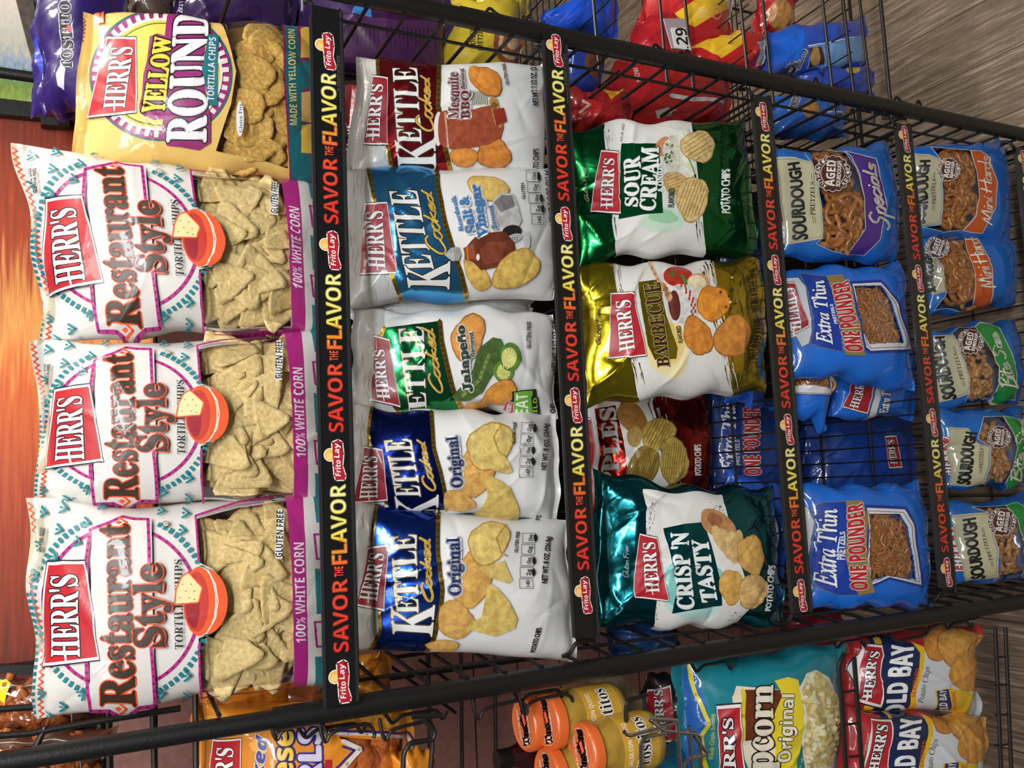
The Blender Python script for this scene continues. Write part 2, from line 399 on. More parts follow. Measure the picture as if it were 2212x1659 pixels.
    def facts(s, pts, w, h, vals, flip=0):                               # the row of nutrition lozenges
        P = [np.array(p, float) for p in pts]
        for k, v in enumerate(vals):
            c = lerp(P[0], P[1], k/max(1, len(vals)-1))
            q = [c+np.array(o) for o in ((-h/2, w*.46), (h/2, w*.46), (h/2, -w*.46), (-h/2, -w*.46))]
            s.line('lettering', q, 3, '222222', closed=True)
            if k in flip: s.ell('lettering', c+np.array((h*.52, 0)), h*.14, w*.36, '141414')
            s.text('lettering', v, [c+np.array(o) for o in ((h*.28, w*.3), (h*.28, -w*.3), (-h*.02, -w*.3), (-h*.02, w*.3))], '222222', 'sans', bold=.6)
        return s

def clip_axis(polys, ax, N):
    out = []
    for p in polys:
        lo = min(v[ax] for v in p); hi = max(v[ax] for v in p); k0 = math.floor(lo*N+1e-9)+1; k1 = math.ceil(hi*N-1e-9)-1
        rest = p
        for k in range(k0, k1+1):
            c = k/N; A = []; B = []; m = len(rest)
            for i in range(m):
                u = rest[i]; v = rest[(i+1) % m]; du = u[ax]-c; dv = v[ax]-c
                if du <= 0: A.append(u)
                if du >= 0: B.append(u)
                if du*dv < 0:
                    t = du/(du-dv); w = (u[0]+(v[0]-u[0])*t, u[1]+(v[1]-u[1])*t); A.append(w); B.append(w)
            if len(A) >= 3: out.append(A)
            rest = B
            if len(rest) < 3: break
        if len(rest) >= 3: out.append(rest)
    return out

def clip_diag(polys, nx, ny):
    out = []
    for p in polys:
        d = [v[0]*nx-v[1]*ny for v in p]; lo, hi = min(d), max(d); k = round((lo+hi)/2)
        if not (lo < k-1e-6 and hi > k+1e-6): out.append(p); continue
        A = []; B = []; m = len(p)
        for i in range(m):
            u, v = p[i], p[(i+1) % m]; du, dv = d[i]-k, d[(i+1) % m]-k
            if du <= 0: A.append(u)
            if du >= 0: B.append(u)
            if du*dv < 0: t = du/(du-dv); w = (u[0]+(v[0]-u[0])*t, u[1]+(v[1]-u[1])*t); A.append(w); B.append(w)
        if len(A) >= 3: out.append(A)
        if len(B) >= 3: out.append(B)
    return out

def wrinkles(a, b, sh, rng, amp, n, foil=0, sheen=0):
    """folds pressed into the film, in metres: fans out of both seals plus loose creases"""
    w = np.zeros_like(a); W, H = sh.W, sh.H
    for end in (0, 1):
        d = (b if end == 0 else 1-b)*H
        for k in range(10):
            c = rng.uniform(0, 1); wd = rng.uniform(.010, .028)/W; L = rng.uniform(.02, .085); sl = rng.uniform(-.9, .9)
            x = (a-c-sl*d/W*.5)/(wd*(1+d/.05)); w += amp*rng.uniform(-1, 1)*np.exp(-np.abs(x)**1.4)*np.exp(-d/L)
    for k in range(n):
        ca, cb = rng.uniform(.05, .95), rng.choice([rng.uniform(.02, .3), rng.uniform(.1, .9), rng.uniform(.7, .98)]); th = rng.uniform(0, PI)
        dx, dy = (a-ca)*W, (b-cb)*H; u = dx*math.cos(th)+dy*math.sin(th); v = -dx*math.sin(th)+dy*math.cos(th)+u*u*rng.uniform(-4, 4)
        L = rng.uniform(.02, .07); wd = rng.uniform(.003, .010)
        w += amp*rng.uniform(-.8, 1)*np.exp(-np.abs(v)/wd)*np.exp(-(u/L)**2)
    if sheen:                                      # long straight tension lines across shiny film
        for k in range(sheen):
            ca, cb = rng.uniform(.15, .85), rng.uniform(.15, .85); th = rng.uniform(-.9, .9)+(PI/2 if rng.random() < .6 else 0)
            dx, dy = (a-ca)*W, (b-cb)*H; u = dx*math.cos(th)+dy*math.sin(th); v = -dx*math.sin(th)+dy*math.cos(th)+u*u*rng.uniform(-1.2, 1.2)
            w += amp*rng.uniform(.25, .5)*np.exp(-np.abs(v)/.0042)*np.exp(-(u/rng.uniform(.06, .13))**4)
    if foil:                                       # flat facets meeting in sharp ridges, like crumpled foil
        for k in range(foil):
            ca, cb = rng.uniform(-.05, 1.05), rng.choice([rng.uniform(-.05, .35), rng.uniform(.65, 1.05), rng.uniform(0, 1)]); th = rng.uniform(0, 2*PI)
            dx, dy = (a-ca)*W, (b-cb)*H; R = rng.uniform(.018, .05); e = [np.abs(dx*math.cos(th+q)+dy*math.sin(th+q)) for q in (0, 1.05, 2.1)]
            w += amp*rng.uniform(-1.1, .8)*np.clip(1-np.maximum(np.maximum(e[0], e[1]), e[2])/R, 0, 1)
    for k in range(7):
        fx, fy = rng.uniform(-24, 24), rng.uniform(-24, 24); w += amp*.12*np.sin(a*W*fx*2+b*H*fy*2+rng.uniform(0, 6))
    edge = np.clip(a*9, 0, 1)*np.clip((1-a)*9, 0, 1)
    return w*(.35+.65*edge)

def in_poly(p, poly):
    x, y = p; c = False; n = len(poly)
    for i in range(n):
        x0, y0 = poly[i]; x1, y1 = poly[(i+1) % n]
        if (y0 > y) != (y1 > y) and x < (x1-x0)*(y-y0)/(y1-y0)+x0: c = not c
    return c

def make_bag(name, label, sh, art, base='d8d4d0', kind='film', group=None, amp=.003, creases=14, seed=1, back=None, wob=.004, fin=None, nx=54, ny=None, cat='snack bag'):
    rng = random.Random(seed); ny = ny or int(nx*min(1.7, sh.H/sh.W))
    A, B = np.meshgrid(np.linspace(0, 1, nx+1), np.linspace(0, 1, ny+1), indexing='ij')
    sm = sh.P(A, B); wv = wrinkles(A, B, sh, rng, amp, creases, 30 if kind == 'foil' else 6, 6 if kind == 'film' else 2)
    # crimped seals and an uneven outline
    sw = sh.seal
    seal = ((B < sw*.8) | (B > 1-sw*.8)); wv = wv+np.where(seal, .0006*np.sin(B*sh.H*2*PI/.0042), 0)
    for e in (0, 1):
        cur = sum(rng.uniform(-1, 1)*.004*np.sin(A*k*PI+rng.uniform(0, 6)) for k in (1, 2, 3, 5)); d = (B if e == 0 else 1-B); wv = wv+cur*np.exp(-d*sh.H/.03)*1.6
    G = sm+sh.n*wv[..., None]
    TLv = sh.C[1]-sh.C[0]; xa = TLv/np.linalg.norm(TLv); ya = sh.C[0]-sh.C[3]; ya = ya/np.linalg.norm(ya)
    ew = sum(rng.uniform(-1, 1)*np.sin(B*k*PI+rng.uniform(0, 6)) for k in (2, 3, 5, 8))*wob; fade = np.where(A < .5, np.clip(1-A*7, 0, 1), np.clip(1-(1-A)*7, 0, 1))
    G = G+xa*(ew*fade)[..., None]
    pin = sh.W*.020*np.sin(PI*B)**1.5*np.where(A < .5, 1, -1)*fade; G = G+xa*pin[..., None]
    ew = sum(rng.uniform(-1, 1)*np.sin(A*k*PI+rng.uniform(0, 6)) for k in (1, 2, 4))*wob*.9; fade = np.where(B < .5, np.clip(1-B*9, 0, 1), np.clip(1-(1-B)*9, 0, 1))
    G = G+ya*(ew*fade)[..., None]
    for zt_ in (0, -.3728, -.8058, -1.1768, -1.548):     # a bag standing on a wire shelf rests on its rods
        zf_ = zt_-.039
        if abs(sh.o[0]) < .48 and abs(sh.o[2]-zf_) < .07 and 0 < sh.o[1] < .40:
            z_ = G[..., 2]; G[..., 2] = np.where(z_ < zf_+.006, zf_+.006-(zf_+.006-z_)*.12, z_)
    G = G-sh.o
    du = np.gradient(G, axis=0); dv = np.gradient(G, axis=1); N = np.cross(du, dv); N /= np.linalg.norm(N, axis=-1, keepdims=True)+1e-12
    if (N @ sh.n).mean() < 0: N = -N
    root = empty(name, sh.o, label, cat, group)
    # front
    idx = lambda i, j: i*(ny+1)+j
    wins = [np.array(w) for w in art.win]; V = G.reshape(-1, 3); F = []; fm = []
    ins = {}
    if wins:
        for i in range(nx+1):
            for j in range(ny+1): ins[i, j] = any(in_poly((i/nx, j/ny), w) for w in wins)
    extra = []; n0 = len(V); K = 7
    for i in range(nx):
        for j in range(ny):
            m = sum(ins[q] for q in ((i, j), (i+1, j), (i+1, j+1), (i, j+1))) if wins else 0
            if m in (0, 4): F += [(idx(i, j), idx(i, j+1), idx(i+1, j+1)), (idx(i, j), idx(i+1, j+1), idx(i+1, j))]; fm += [1 if m else 0]*2; continue
            st = n0+len(extra)
            for p in range(K+1):
                for q in range(K+1):
                    x, y = p/K, q/K; extra.append(G[i, j]+x*(G[i+1, j]-G[i, j])+y*(G[i+1, j+1]-G[i+1, j]) if x >= y else G[i, j]+y*(G[i, j+1]-G[i, j])+x*(G[i+1, j+1]-G[i, j+1]))
            for p in range(K):
                for q in range(K):
                    a_ = st+p*(K+1)+q; F.append((a_, a_+1, a_+K+2, a_+K+1)); c = ((i+(p+.5)/K)/nx, (j+(q+.5)/K)/ny); fm.append(1 if any(in_poly(c, w) for w in wins) else 0)
    if extra: V = np.concatenate([V, np.array(extra)])
    bc = lin(base); bc2 = lin(back or base)
    nF = len(V)
    # back sheet, shallower
    bx, by = 18, 22; A2, B2 = np.meshgrid(np.linspace(0, 1, bx+1), np.linspace(0, 1, by+1), indexing='ij')
    Gi = lambda a, b: G[np.clip((a*nx).round().astype(int), 0, nx), np.clip((b*ny).round().astype(int), 0, ny)]
    Gb = sh.flat(A2, B2)+sh.n*(-.5*sh.D-.75*sh.h(A2, B2))[..., None]-sh.o
    rim = (A2 == 0) | (A2 == 1) | (B2 == 0) | (B2 == 1)
    Gb = np.where(rim[..., None], Gi(A2, B2), Gb); Vb = Gb.reshape(-1, 3)
    jd = lambda i, j: nF+i*(by+1)+j
    for i in range(bx):
        for j in range(by): F.append((jd(i, j), jd(i+1, j), jd(i+1, j+1), jd(i, j+1))); fm.append(0)
    cols = np.concatenate([np.tile(bc, (nF, 1)), np.tile(bc2, (len(Vb), 1))])
    mesh_obj('wrapper', np.concatenate([V, Vb]), F, [MAT[kind], CLEAR], root, fm=fm, cols=cols)
    # printing: every colour area follows the same folded film, a hair above it
    parts = {}; lift = .00028
    def samp(M, a, b):
        x = np.clip(a, 0, 1)*nx; y = np.clip(b, 0, 1)*ny; i = np.minimum(x.astype(int), nx-1); j = np.minimum(y.astype(int), ny-1); fx = (x-i)[:, None]; fy = (y-j)[:, None]
        up = fx >= fy; a0, a1, b1, c1 = M[i, j], M[i+1, j], M[i+1, j+1], M[i, j+1]
        return np.where(up, a0+fx*(a1-a0)+fy*(b1-a1), a0+fy*(c1-a0)+fx*(b1-c1))
    for (part, knd, col, T) in art.items:
        c = lin(col) if isinstance(col, str) else col
        polys = []
        for t in T:
            p = [(float(v[0]), float(v[1])) for v in t]
            if max(v[0] for v in p) < .004 or min(v[0] for v in p) > .996 or max(v[1] for v in p) < .004 or min(v[1] for v in p) > .996: continue
            ar = abs((p[1][0]-p[0][0])*(p[2][1]-p[0][1])-(p[2][0]-p[0][0])*(p[1][1]-p[0][1]))
            if ar > 1e-9: polys.append(p)
        polys = clip_axis(clip_axis(polys, 0, nx), 1, ny); polys = clip_diag(polys, nx, ny)
        polys = [p for p in polys if abs(sum(p[q][0]*p[(q+1) % len(p)][1]-p[(q+1) % len(p)][0]*p[q][1] for q in range(len(p)))) > 4e-9]
        if not polys: continue
        d = parts.setdefault(part, dict(V=[], F=[], C=[], N=[], M=[], mats=[]))
        ab = np.array([v for p in polys for v in p]); inb = (ab[:, 0] > -.002) & (ab[:, 0] < 1.002) & (ab[:, 1] > -.002) & (ab[:, 1] < 1.002)
        nn = samp(N, ab[:, 0], ab[:, 1]); pp = samp(G, ab[:, 0], ab[:, 1])+nn*lift
        nn /= np.linalg.norm(nn, axis=1, keepdims=True)+1e-12
        mt = MAT[knd]
        if mt not in d['mats']: d['mats'].append(mt)
        mi = d['mats'].index(mt); base_i = sum(len(v) for v in d['V']); k = 0
        for p in polys:
            m = len(p)
            if inb[k:k+m].all(): d['F'].append(tuple(range(base_i+k, base_i+k+m))); d['M'].append(mi)
            k += m
        d['V'].append(pp); d['N'].append(nn); d['C'].append(np.tile(c, (len(pp), 1))); lift += .00004
    for part, d in parts.items():
        if d['F']:
            V = np.concatenate(d['V']); N_ = np.concatenate(d['N']); C_ = np.concatenate(d['C'])
            # keep faces looking out of the bag
            F2 = []
            for f in d['F']:
                q = V[list(f)]; q = q-q[0]; nw = np.cross(q[1:-1], q[2:]).sum(0)
                F2.append(f if nw @ N_[f[0]] >= 0 else f[::-1])
            mesh_obj(part, V, F2, d['mats'], root, fm=d['M'], cols=C_, norms=N_)

    return root, (lambda a, b, dep: sh.P(np.array([a]), np.array([b]))[0]-sh.o-sh.n*dep)

# ------------------------------------------------------------------ the setting
FLOOR = -1.70
def wood_floor():
    m = bpy.data.materials.new('wood_plank_floor'); nt, b, out = nodes(m); b.inputs['Roughness'].default_value = .45
    tc = nt.nodes.new('ShaderNodeTexCoord'); mp = nt.nodes.new('ShaderNodeMapping'); mp.inputs['Rotation'].default_value = (0, 0, .05); mp.inputs['Scale'].default_value = (42, 2.2, 1)
    n = nt.nodes.new('ShaderNodeTexNoise'); n.inputs['Scale'].default_value = 3.2; n.inputs['Detail'].default_value = 9; n.inputs['Roughness'].default_value = .7; n.inputs['Distortion'].default_value = .5
    r = nt.nodes.new('ShaderNodeValToRGB'); e = r.color_ramp.elements; e[0].position = .30; e[0].color = lin('5c4d42')+(1,); e[1].position = .66; e[1].color = lin('b8a290')+(1,)
    e2 = r.color_ramp.elements.new(.5); e2.color = lin('87745f')+(1,)
    mp2 = nt.nodes.new('ShaderNodeMapping'); mp2.inputs['Rotation'].default_value = (0, 0, PI/2)
    br = nt.nodes.new('ShaderNodeTexBrick'); br.inputs['Scale'].default_value = 1; br.inputs['Brick Width'].default_value = 1.2; br.inputs['Row Height'].default_value = .15; br.inputs['Mortar Size'].default_value = .0015
    br.inputs['Color1'].default_value = (1, 1, 1, 1); br.inputs['Color2'].default_value = (.8, .8, .8, 1); br.inputs['Mortar'].default_value = (.2, .2, .2, 1)
    mx = nt.nodes.new('ShaderNodeMix'); mx.data_type = 'RGBA'; mx.blend_type = 'MULTIPLY'; mx.inputs[0].default_value = .9
    L = nt.links.new
    L(tc.outputs['Object'], mp.inputs[0]); L(mp.outputs[0], n.inputs['Vector']); L(n.outputs[0], r.inputs[0]); L(tc.outputs['Object'], mp2.inputs[0]); L(mp2.outputs[0], br.inputs['Vector'])
    L(r.outputs[0], mx.inputs[6]); L(br.outputs[0], mx.inputs[7]); L(mx.outputs[2], b.inputs['Base Color'])
    return m
def struct(name, mb, mat):
    o = mb.build(name, mat, smooth=False); o['kind'] = 'structure'; return o
struct('floor', MB().box((-4, -4, FLOOR-.05), (4, 7, FLOOR)), wood_floor())
WALLM = plain('painted_board_wall', '8f625c', .55, 0, .25, 60, '7f554f')
wl = MB()
for k in range(26):                                   # horizontal boards with dark grooves between them
    z = FLOOR+.002+k*.115; wl.box((-3.2, .80, z), (.15, .84, z+.110))
struct('wall_back', wl, WALLM)
struct('wall_rear_panel', MB().box((-3.3, .845, FLOOR), (.16, .87, 1.6)), plain('dark_wall_backing', '15100f', .8)).name = 'wall_front'
struct('wall_rear', MB().box((-4, 6.9, FLOOR), (4, 7, 1.62)), plain('far_wall_paint', '6a5f55', .7, 0, .1, 40)).name = 'wall_far'
struct('ceiling', MB().box((-4, -4, 1.62), (4, 7, 1.67)), plain('ceiling_tile', 'cfcac0', .8, 0, .2, 80))

# ------------------------------------------------------------------ the display rack
ZL = [0, -.3728, -.8058, -1.1768, -1.548]; YL = [0, .0065, .0145, .0148, .0148]
XR = [.4544, .4918, .4601, .4604, .46]; XL_ = [-.4939, -.4525, -.4629, -.4547, -.45]; LO = [-.0368, .0364, -.006, .0021, 0]; LH = .0388
RXL, RXR, RY, RD = -.5045, .4985, .026, .46
rack = empty('display_rack', (0, RY, FLOOR), 'black wire snack rack with thick round front posts holding the bags', 'display rack')
ro = np.array((0, RY, FLOOR))
def sub(mb, name, mat=BLACK, parent=rack, o=ro): return mb.build(name, mat, parent, o)
sub(MB().tube([(RXL, RY, FLOOR), (RXL, RY, .062)], .0150, 20), 'upright_post'); sub(MB().tube([(RXL, RY, .06), (RXL, RY, .62)], .0120, 20), 'upright_post')
sub(MB().tube([(RXR, RY, FLOOR), (RXR, RY, .62)], .0145, 20), 'upright_post')
for x in (RXL+.035, RXR-.005): sub(MB().tube([(x, RD, FLOOR), (x, RD, .62)], .009, 12), 'rear_post')
for k in range(-27, 11):
    z = -.088-.0592*k*-1 if k < 0 else -.088+.0592*k
    if k > 0: continue
    sub(MB().tube([(RXL+.016, RY-.004, z), (RXL+.055, RD, z)], .0031, 8), 'side_rung'); sub(MB().tube([(RXR-.016, RY-.004, z), (RXR-.012, RD, z)], .0031, 8), 'side_rung')
for x_, z_ in ((RXL, .128), (RXR, .10)): s_ = 1 if x_ < 0 else -1; sub(MB().tube([(x_+.016*s_, RY-.004, z_), (x_+(.055 if s_ > 0 else -.012), RD, z_)], .0031, 8), 'side_rung')
for x0, x1 in ((RXL+.016, RXL+.055), (RXR-.016, RXR-.012)):
    for t in (.10, .48, .80):
        x = lerp(x0, x1, t); y = lerp(RY, RD, t); sub(MB().tube([(x+(.004 if x < 0 else -.004), y, FLOOR+.1), (x+(.004 if x < 0 else -.004), y, -.03)], .0028, 8), 'side_wire')
for s_, x in ((1, RXL), (-1, RXR)):                   # outward hooks of the side frame
    for z in (.012, -.105, -.30, -.62, -.93, -1.22):
        p = arc([(x-s_*.012, RY+.01, z+.02), (x-s_*.034, RY+.012, z+.006), (x-s_*.024, RY+.012, z-.008), (x-s_*.026, RY+.02, z-.062), (x-s_*.042, RY+.02, z-.070), (x-s_*.030, RY+.02, z-.078)], .006)
        sub(MB().tube(p, .0026, 7), 'side_hook')
for z in (-1.5,): sub(MB().tube([(RXL, RD, z), (RXR, RD, z)], .006, 8), 'cross_bar')
# back grid
for k in range(9): sub(MB().tube([(-.44+.11*k, RD+.01, FLOOR+.1), (-.44+.11*k, RD+.01, .33)], .0026, 6), 'back_wire')

sub(MB().box((-.452, RD+.016, -1.62), (.47, RD+.022, -.05)), 'added_shade_panel', plain('shade_panel_black', '0e0d0e', .6))  # black sheet added behind the shelves, stands in for shade in the gaps
# wire shelves, one below each sign strip
for i in range(5):
    zf = ZL[i]-.040; sh_ = empty('wire_shelf', (0, .2, zf), 'black wire shelf of thin rods, %s in the rack' % ['topmost', 'second from the top', 'third from the top', 'fourth from the top', 'lowest'][i], 'wire shelf', 'wire shelves of the rack')
    o = np.array((0, .2, zf)); zr = zf-.002
    for k in range(31):
        x = -.45+.03*k; MB().tube([(x, .020, zr), (x, RD-.012, zr)], .0017, 6).build('floor_wire', BLACK, sh_, o)
    for y in (.020, .045, .19, .33, RD-.012): MB().tube([(-.465, y, zr-.005), (.465, y, zr-.005)], .0030, 8).build('cross_rod', BLACK, sh_, o)
    for s in (-1, 1):
        MB().tube(arc([(s*.462, .030, zr-.006), (s*.462, .026, zf+.028), (s*.478, .030, zf+.036), (s*.484, .048, zf+.038)], .012), .0034, 8).build('end_hook', BLACK, sh_, o)
        MB().tube([(s*.466, .02, zr-.004), (s*.466, RD-.012, zr-.004)], .0030, 8).build('side_rod', BLACK, sh_, o)

# sign strips
CARD = plain('black_sign_card', '121212', .32, 0, 0, coat=.3)
def flat_art(parent, name, o, X0, Y0, Z0, pieces):
    """lettering on a flat card: pieces = (colour fn, tris in metres (x, z))"""
    V = []; F = []; C = []; y = Y0
    for col, T in pieces:
        y -= .00006
        for t in T:
            n = len(V); V += [(X0+p[0]-o[0], y-o[1], Z0+p[1]-o[2]) for p in t]
            a, b, c = t; F.append((n, n+1, n+2) if (b[0]-a[0])*(c[1]-a[1])-(b[1]-a[1])*(c[0]-a[0]) > 0 else (n, n+2, n+1)); C += [col(p) if callable(col) else lin(col) for p in t]
    return mesh_obj(name, V, F, [MAT['card']], parent, smooth=False, cols=np.array(C))
def stroke2(P, E, w):
    out = []
    for a, b in E:
        A, B = P[a], P[b]; d = B-A; L = np.linalg.norm(d)
        if L < 1e-7: continue
        d = d/L; n = np.array([-d[1], d[0]])*w; out += [[A+n, A-n, B-n], [A+n, B-n, B+n], [A+n, A-n, A-d*w], [B+n, B-n, B+d*w]]
    return out
def txt2(s, style, x0, x1, z0, h, bold=0, shear=0, arcz=0):
    W, T, E = glyphs(s, style); P = np.stack([x0+W[:, 0]*(x1-x0)+W[:, 1]*h*shear, z0+W[:, 1]*h+arcz*4*W[:, 0]*(1-W[:, 0])], 1)
    return [list(P[t]) for t in T]+(stroke2(P, E, bold) if bold else []), P, E
def fan(pts):
    t = tessellate_polygon([[Vector((p[0], p[1], 0)) for p in pts]]); return [[np.array(pts[i]) for i in f] for f in t]
def circ(cx, cz, rx, rz, n=28, rot=0):
    return [np.array((cx+rx*math.cos(2*PI*i/n)*math.cos(rot)-rz*math.sin(2*PI*i/n)*math.sin(rot), cz+rx*math.cos(2*PI*i/n)*math.sin(rot)+rz*math.sin(2*PI*i/n)*math.cos(rot))) for i in range(n)]
RAMP = [(0, 'e5352a'), (.42, 'ee4a30'), (.60, 'f4792f'), (.66, 'f9e24a'), (1, 'fbf6a0')]
def ramp(t, wob):
    t = t+wob
    for (a, ca), (b, cb) in zip(RAMP, RAMP[1:]):
        if t <= b:
            k = max(0, min(1, (t-a)/(b-a))); A, B = lin(ca), lin(cb); return tuple(A[i]+(B[i]-A[i])*k for i in range(3))
    return lin(RAMP[-1][1])
POS = ['topmost', 'second', 'third', 'fourth', 'lowest']
for i in range(5):
    z1 = ZL[i]; z0 = z1-LH; y = YL[i]; xl, xr = XL_[i], XR[i]; o = np.array(((xl+xr)/2, y, z1))
    st = empty('shelf_sign_strip', o, 'long black shelf sign strip reading SAVOR THE FLAVOR, %s of the five' % (POS[i]+' from the top' if 0 < i < 4 else POS[i]), 'shelf sign', 'shelf sign strips')
    ch = MB().box((xl+.002, y+.0008, z0-.0022), (xr-.014, y+.005, z1+.0022)); ch.box((xl+.002, y-.0022, z1), (xr-.016, y+.001, z1+.0042)); ch.box((xl+.002, y-.0022, z0-.0035), (xr-.016, y+.001, z0))
    ch.build('plastic_channel', PLASTIC, st, o, smooth=False)
    MB().box((xl, y-.0008, z0), (xr, y+.0006, z1)).build('sign_card', CARD, st, o, smooth=False)
    Pt = .285; h = LH
    logo_x = [LO[i]+Pt*(k-1.5) for k in range(4)]
    for k, lx in enumerate(logo_x):                   # three slogans between four emblems
        def wv(p, k=k): return .02*math.sin(p[0]*140+k)+.02*math.sin(p[1]*400)
        if k < 3:
            L = []
            zb = z0+h*.22; ch_ = h*.50
            seg = []
            for s, a, b, zz, hh in (('SAVOR', .13, .455, zb, ch_), ('THE', .467, .513, zb+ch_*.24, ch_*.60), ('F', .522, .565, zb-ch_*.05, ch_*1.05), ('LAVOR', .572, .887, zb-ch_*.05, ch_*1.05)):
                T, P, E = txt2(s, 'sansb', lx+Pt*a, lx+Pt*b, zz, hh, bold=h*.012 if s != 'THE' else 0); seg += T
            f = lambda p, lx=lx: ramp((p[0]-(lx+Pt*.13))/(Pt*.757), .035*math.sin((p[0]-lx)*170)+.03*math.sin(p[1]*330))
            # cut the letters finely so that the colour runs through them
            fine = []
            for t in seg:
                pl = clip_axis([[tuple(v) for v in t]], 0, 260)
                for q in pl:
                    for m in range(1, len(q)-1): fine.append([np.array(q[0]), np.array(q[m]), np.array(q[m+1])])
            flat_art(st, 'slogan_lettering', o, 0, y-.0009, 0, [(f, fine)])
            if k == 2:
                T1, _, _ = txt2('All trademarks are owned by', 'sans', lx+Pt*.80, lx+Pt*.985, z0+h*.10, h*.035); T2, _, _ = txt2('Frito-Lay North America, Inc. (c) 2017', 'sans', lx+Pt*.70, lx+Pt*.985, z0+h*.03, h*.035)
                flat_art(st, 'small_print', o, 0, y-.0009, 0, [('8a8a86', T1+T2)])
        w = .027; c = z0+h*.44
        body = [(-w*.98, -.0085), (-w*.80, -.0100), (-w*.3, -.0060), (w*.30, -.0078), (w*.86, -.0064), (w*.98, -.001), (w*.86, .0072), (w*.3, .0066), (-w*.25, .0058), (-w*.75, .0050), (-w*.98, .0030)]
        body = [np.array((lx+a, c+b)) for a, b in body]; E = [(m, (m+1) % len(body)) for m in range(len(body))]
        sun = circ(lx+w*.26, c+.0098, .0078, .0078)
        T, P, Ed = txt2('Frito', 'sansb', lx-w*.80, lx-w*.02, c-.0036, .0072, shear=.12); T2, P2, _ = txt2('Lay', 'sansb', lx+w*.10, lx+w*.80, c-.0022, .0070, shear=.12)
        flat_art(st, 'emblem', o, 0, y-.0010, 0, [('f2ece4', fan(circ(lx+w*.26, c+.0098, .0090, .0090))), ('f2ece4', fan(body)+stroke2(np.array(body), E, .0014)), ('f0b85a', fan(sun)), ('f6cf85', fan(circ(lx+w*.20, c+.0112, .0045, .0042))), ('b01f30', fan(body)),
                 ('7e1526', fan([body[3], body[4], body[5], np.array((lx+w*.6, c-.003))])), ('f6efe8', T+T2)])
# the small price holder hook wires near the strips are part of the shelves

# ------------------------------------------------------------------ food inside the clear windows
rngG = random.Random(7)
def chip_mesh(seed, R, kind='tri'):
    r = random.Random(seed); n = 30; rings = 5; V = [(0, 0, 0)]; ph = r.uniform(0, 6); bend = r.uniform(.06, .16)*(1 if r.random() < .6 else -1); ax = r.uniform(0, PI)
    for k in range(1, rings+1):
        for j in range(n):
            t = 2*PI*j/n
            if kind == 'tri':
                c = max(math.cos(t-a) for a in (ph, ph+2.09, ph+4.18)); rr = R*(.50/max(.52, math.cos(((t-ph) % (2*PI/3))-PI/3)))*1.15; rr = min(rr, R*.90)
            else: rr = R*(1+.05*math.sin(3*t+ph)+.03*math.sin(7*t+ph))
            rr *= k/rings*(1+.03*math.sin(9*t+ph)*(k == rings))
            x, y = rr*math.cos(t), rr*math.sin(t); u = x*math.cos(ax)+y*math.sin(ax)
            V.append((x, y, bend*u*u/R+.0009*math.sin(x*900+ph)*math.sin(y*800)+r.uniform(-.0004, .0004)))
    F = [(0, 1+j, 1+(j+1) % n) for j in range(n)]
    for k in range(rings-1):
        for j in range(n):
            a = 1+k*n+j; b = 1+k*n+(j+1) % n; F.append((a, a+n, b+n, b))
    m = len(V); V += [(x, y, z-.0016) for x, y, z in V]; F += [tuple(i+m for i in f)[::-1] for f in F]
    e = 1+(rings-1)*n
    for j in range(n): a = e+j; b = e+(j+1) % n; F.append((a, a+m, b+m, b))
    return V, F
def proto(name, V, F, mat):
    me = bpy.data.meshes.new(name); me.from_pydata(V, [], F); me.materials.append(mat); me.polygons.foreach_set('use_smooth', np.ones(len(me.polygons), dtype=bool)); me.update(); return me
TRI = [proto('tortilla_chip', *chip_mesh(s, .038), CHIPM) for s in range(6)]
RND = [proto('tortilla_chip', *chip_mesh(40+s, .027, 'rnd'), CHIPY) for s in range(6)]
def tube_mesh(path, r, k=7):
    m = MB().tube(path, r, k); return m.V, m.F
def pretzel_path(R, seed):
    r = random.Random(seed); P = []
    key = [(-.15, -.55), (.35, -.15), (.75, .35), (.55, .85), (.1, .75), (0, .45), (-.1, .75), (-.55, .85), (-.75, .35), (-.35, -.15), (.15, -.55)]
    key = [(-.30, -.80), (-.05, -.35), (.45, .15), (.88, .30), (.92, -.25), (.55, -.80), (0, -.95), (-.55, -.80), (-.92, -.25), (-.88, .30), (-.45, .15), (.05, -.35), (.30, -.80)]
    n = len(key)
    for i in range(n-1):
        p0, p1, p2, p3 = [np.array(key[max(0, min(n-1, i+d))]) for d in (-1, 0, 1, 2)]
        for t in (0, .25, .5, .75):
            P.append(.5*((2*p1)+(-p0+p2)*t+(2*p0-5*p1+4*p2-p3)*t*t+(-p0+3*p1-3*p2+p3)*t**3))
    P.append(np.array(key[-1]))
    return [(p[0]*R*(1+r.uniform(-.02, .02)), p[1]*R, .0022*math.sin(i*.9)) for i, p in enumerate(P)]
TWIST = [proto('pretzel', *tube_mesh(pretzel_path(.030, s), .0050), PRETZ) for s in range(3)]
THIN = [proto('pretzel', *tube_mesh(pretzel_path(.026, s), .0024), PRETZ) for s in range(3)]
def nug(seed):
    r = random.Random(seed); L = r.uniform(.010, .015); n = 7
    path = [(L*(2*i/n-1), .002*math.sin(i), 0) for i in range(n+1)]; m = MB().tube(path, [.0052*(.7 if i in (0, n) else 1+r.uniform(-.1, .1)) for i in range(n+1)], 9); return m.V, m.F
NUG = [proto('pretzel_nugget', *nug(s), NUGGET) for s in range(5)]
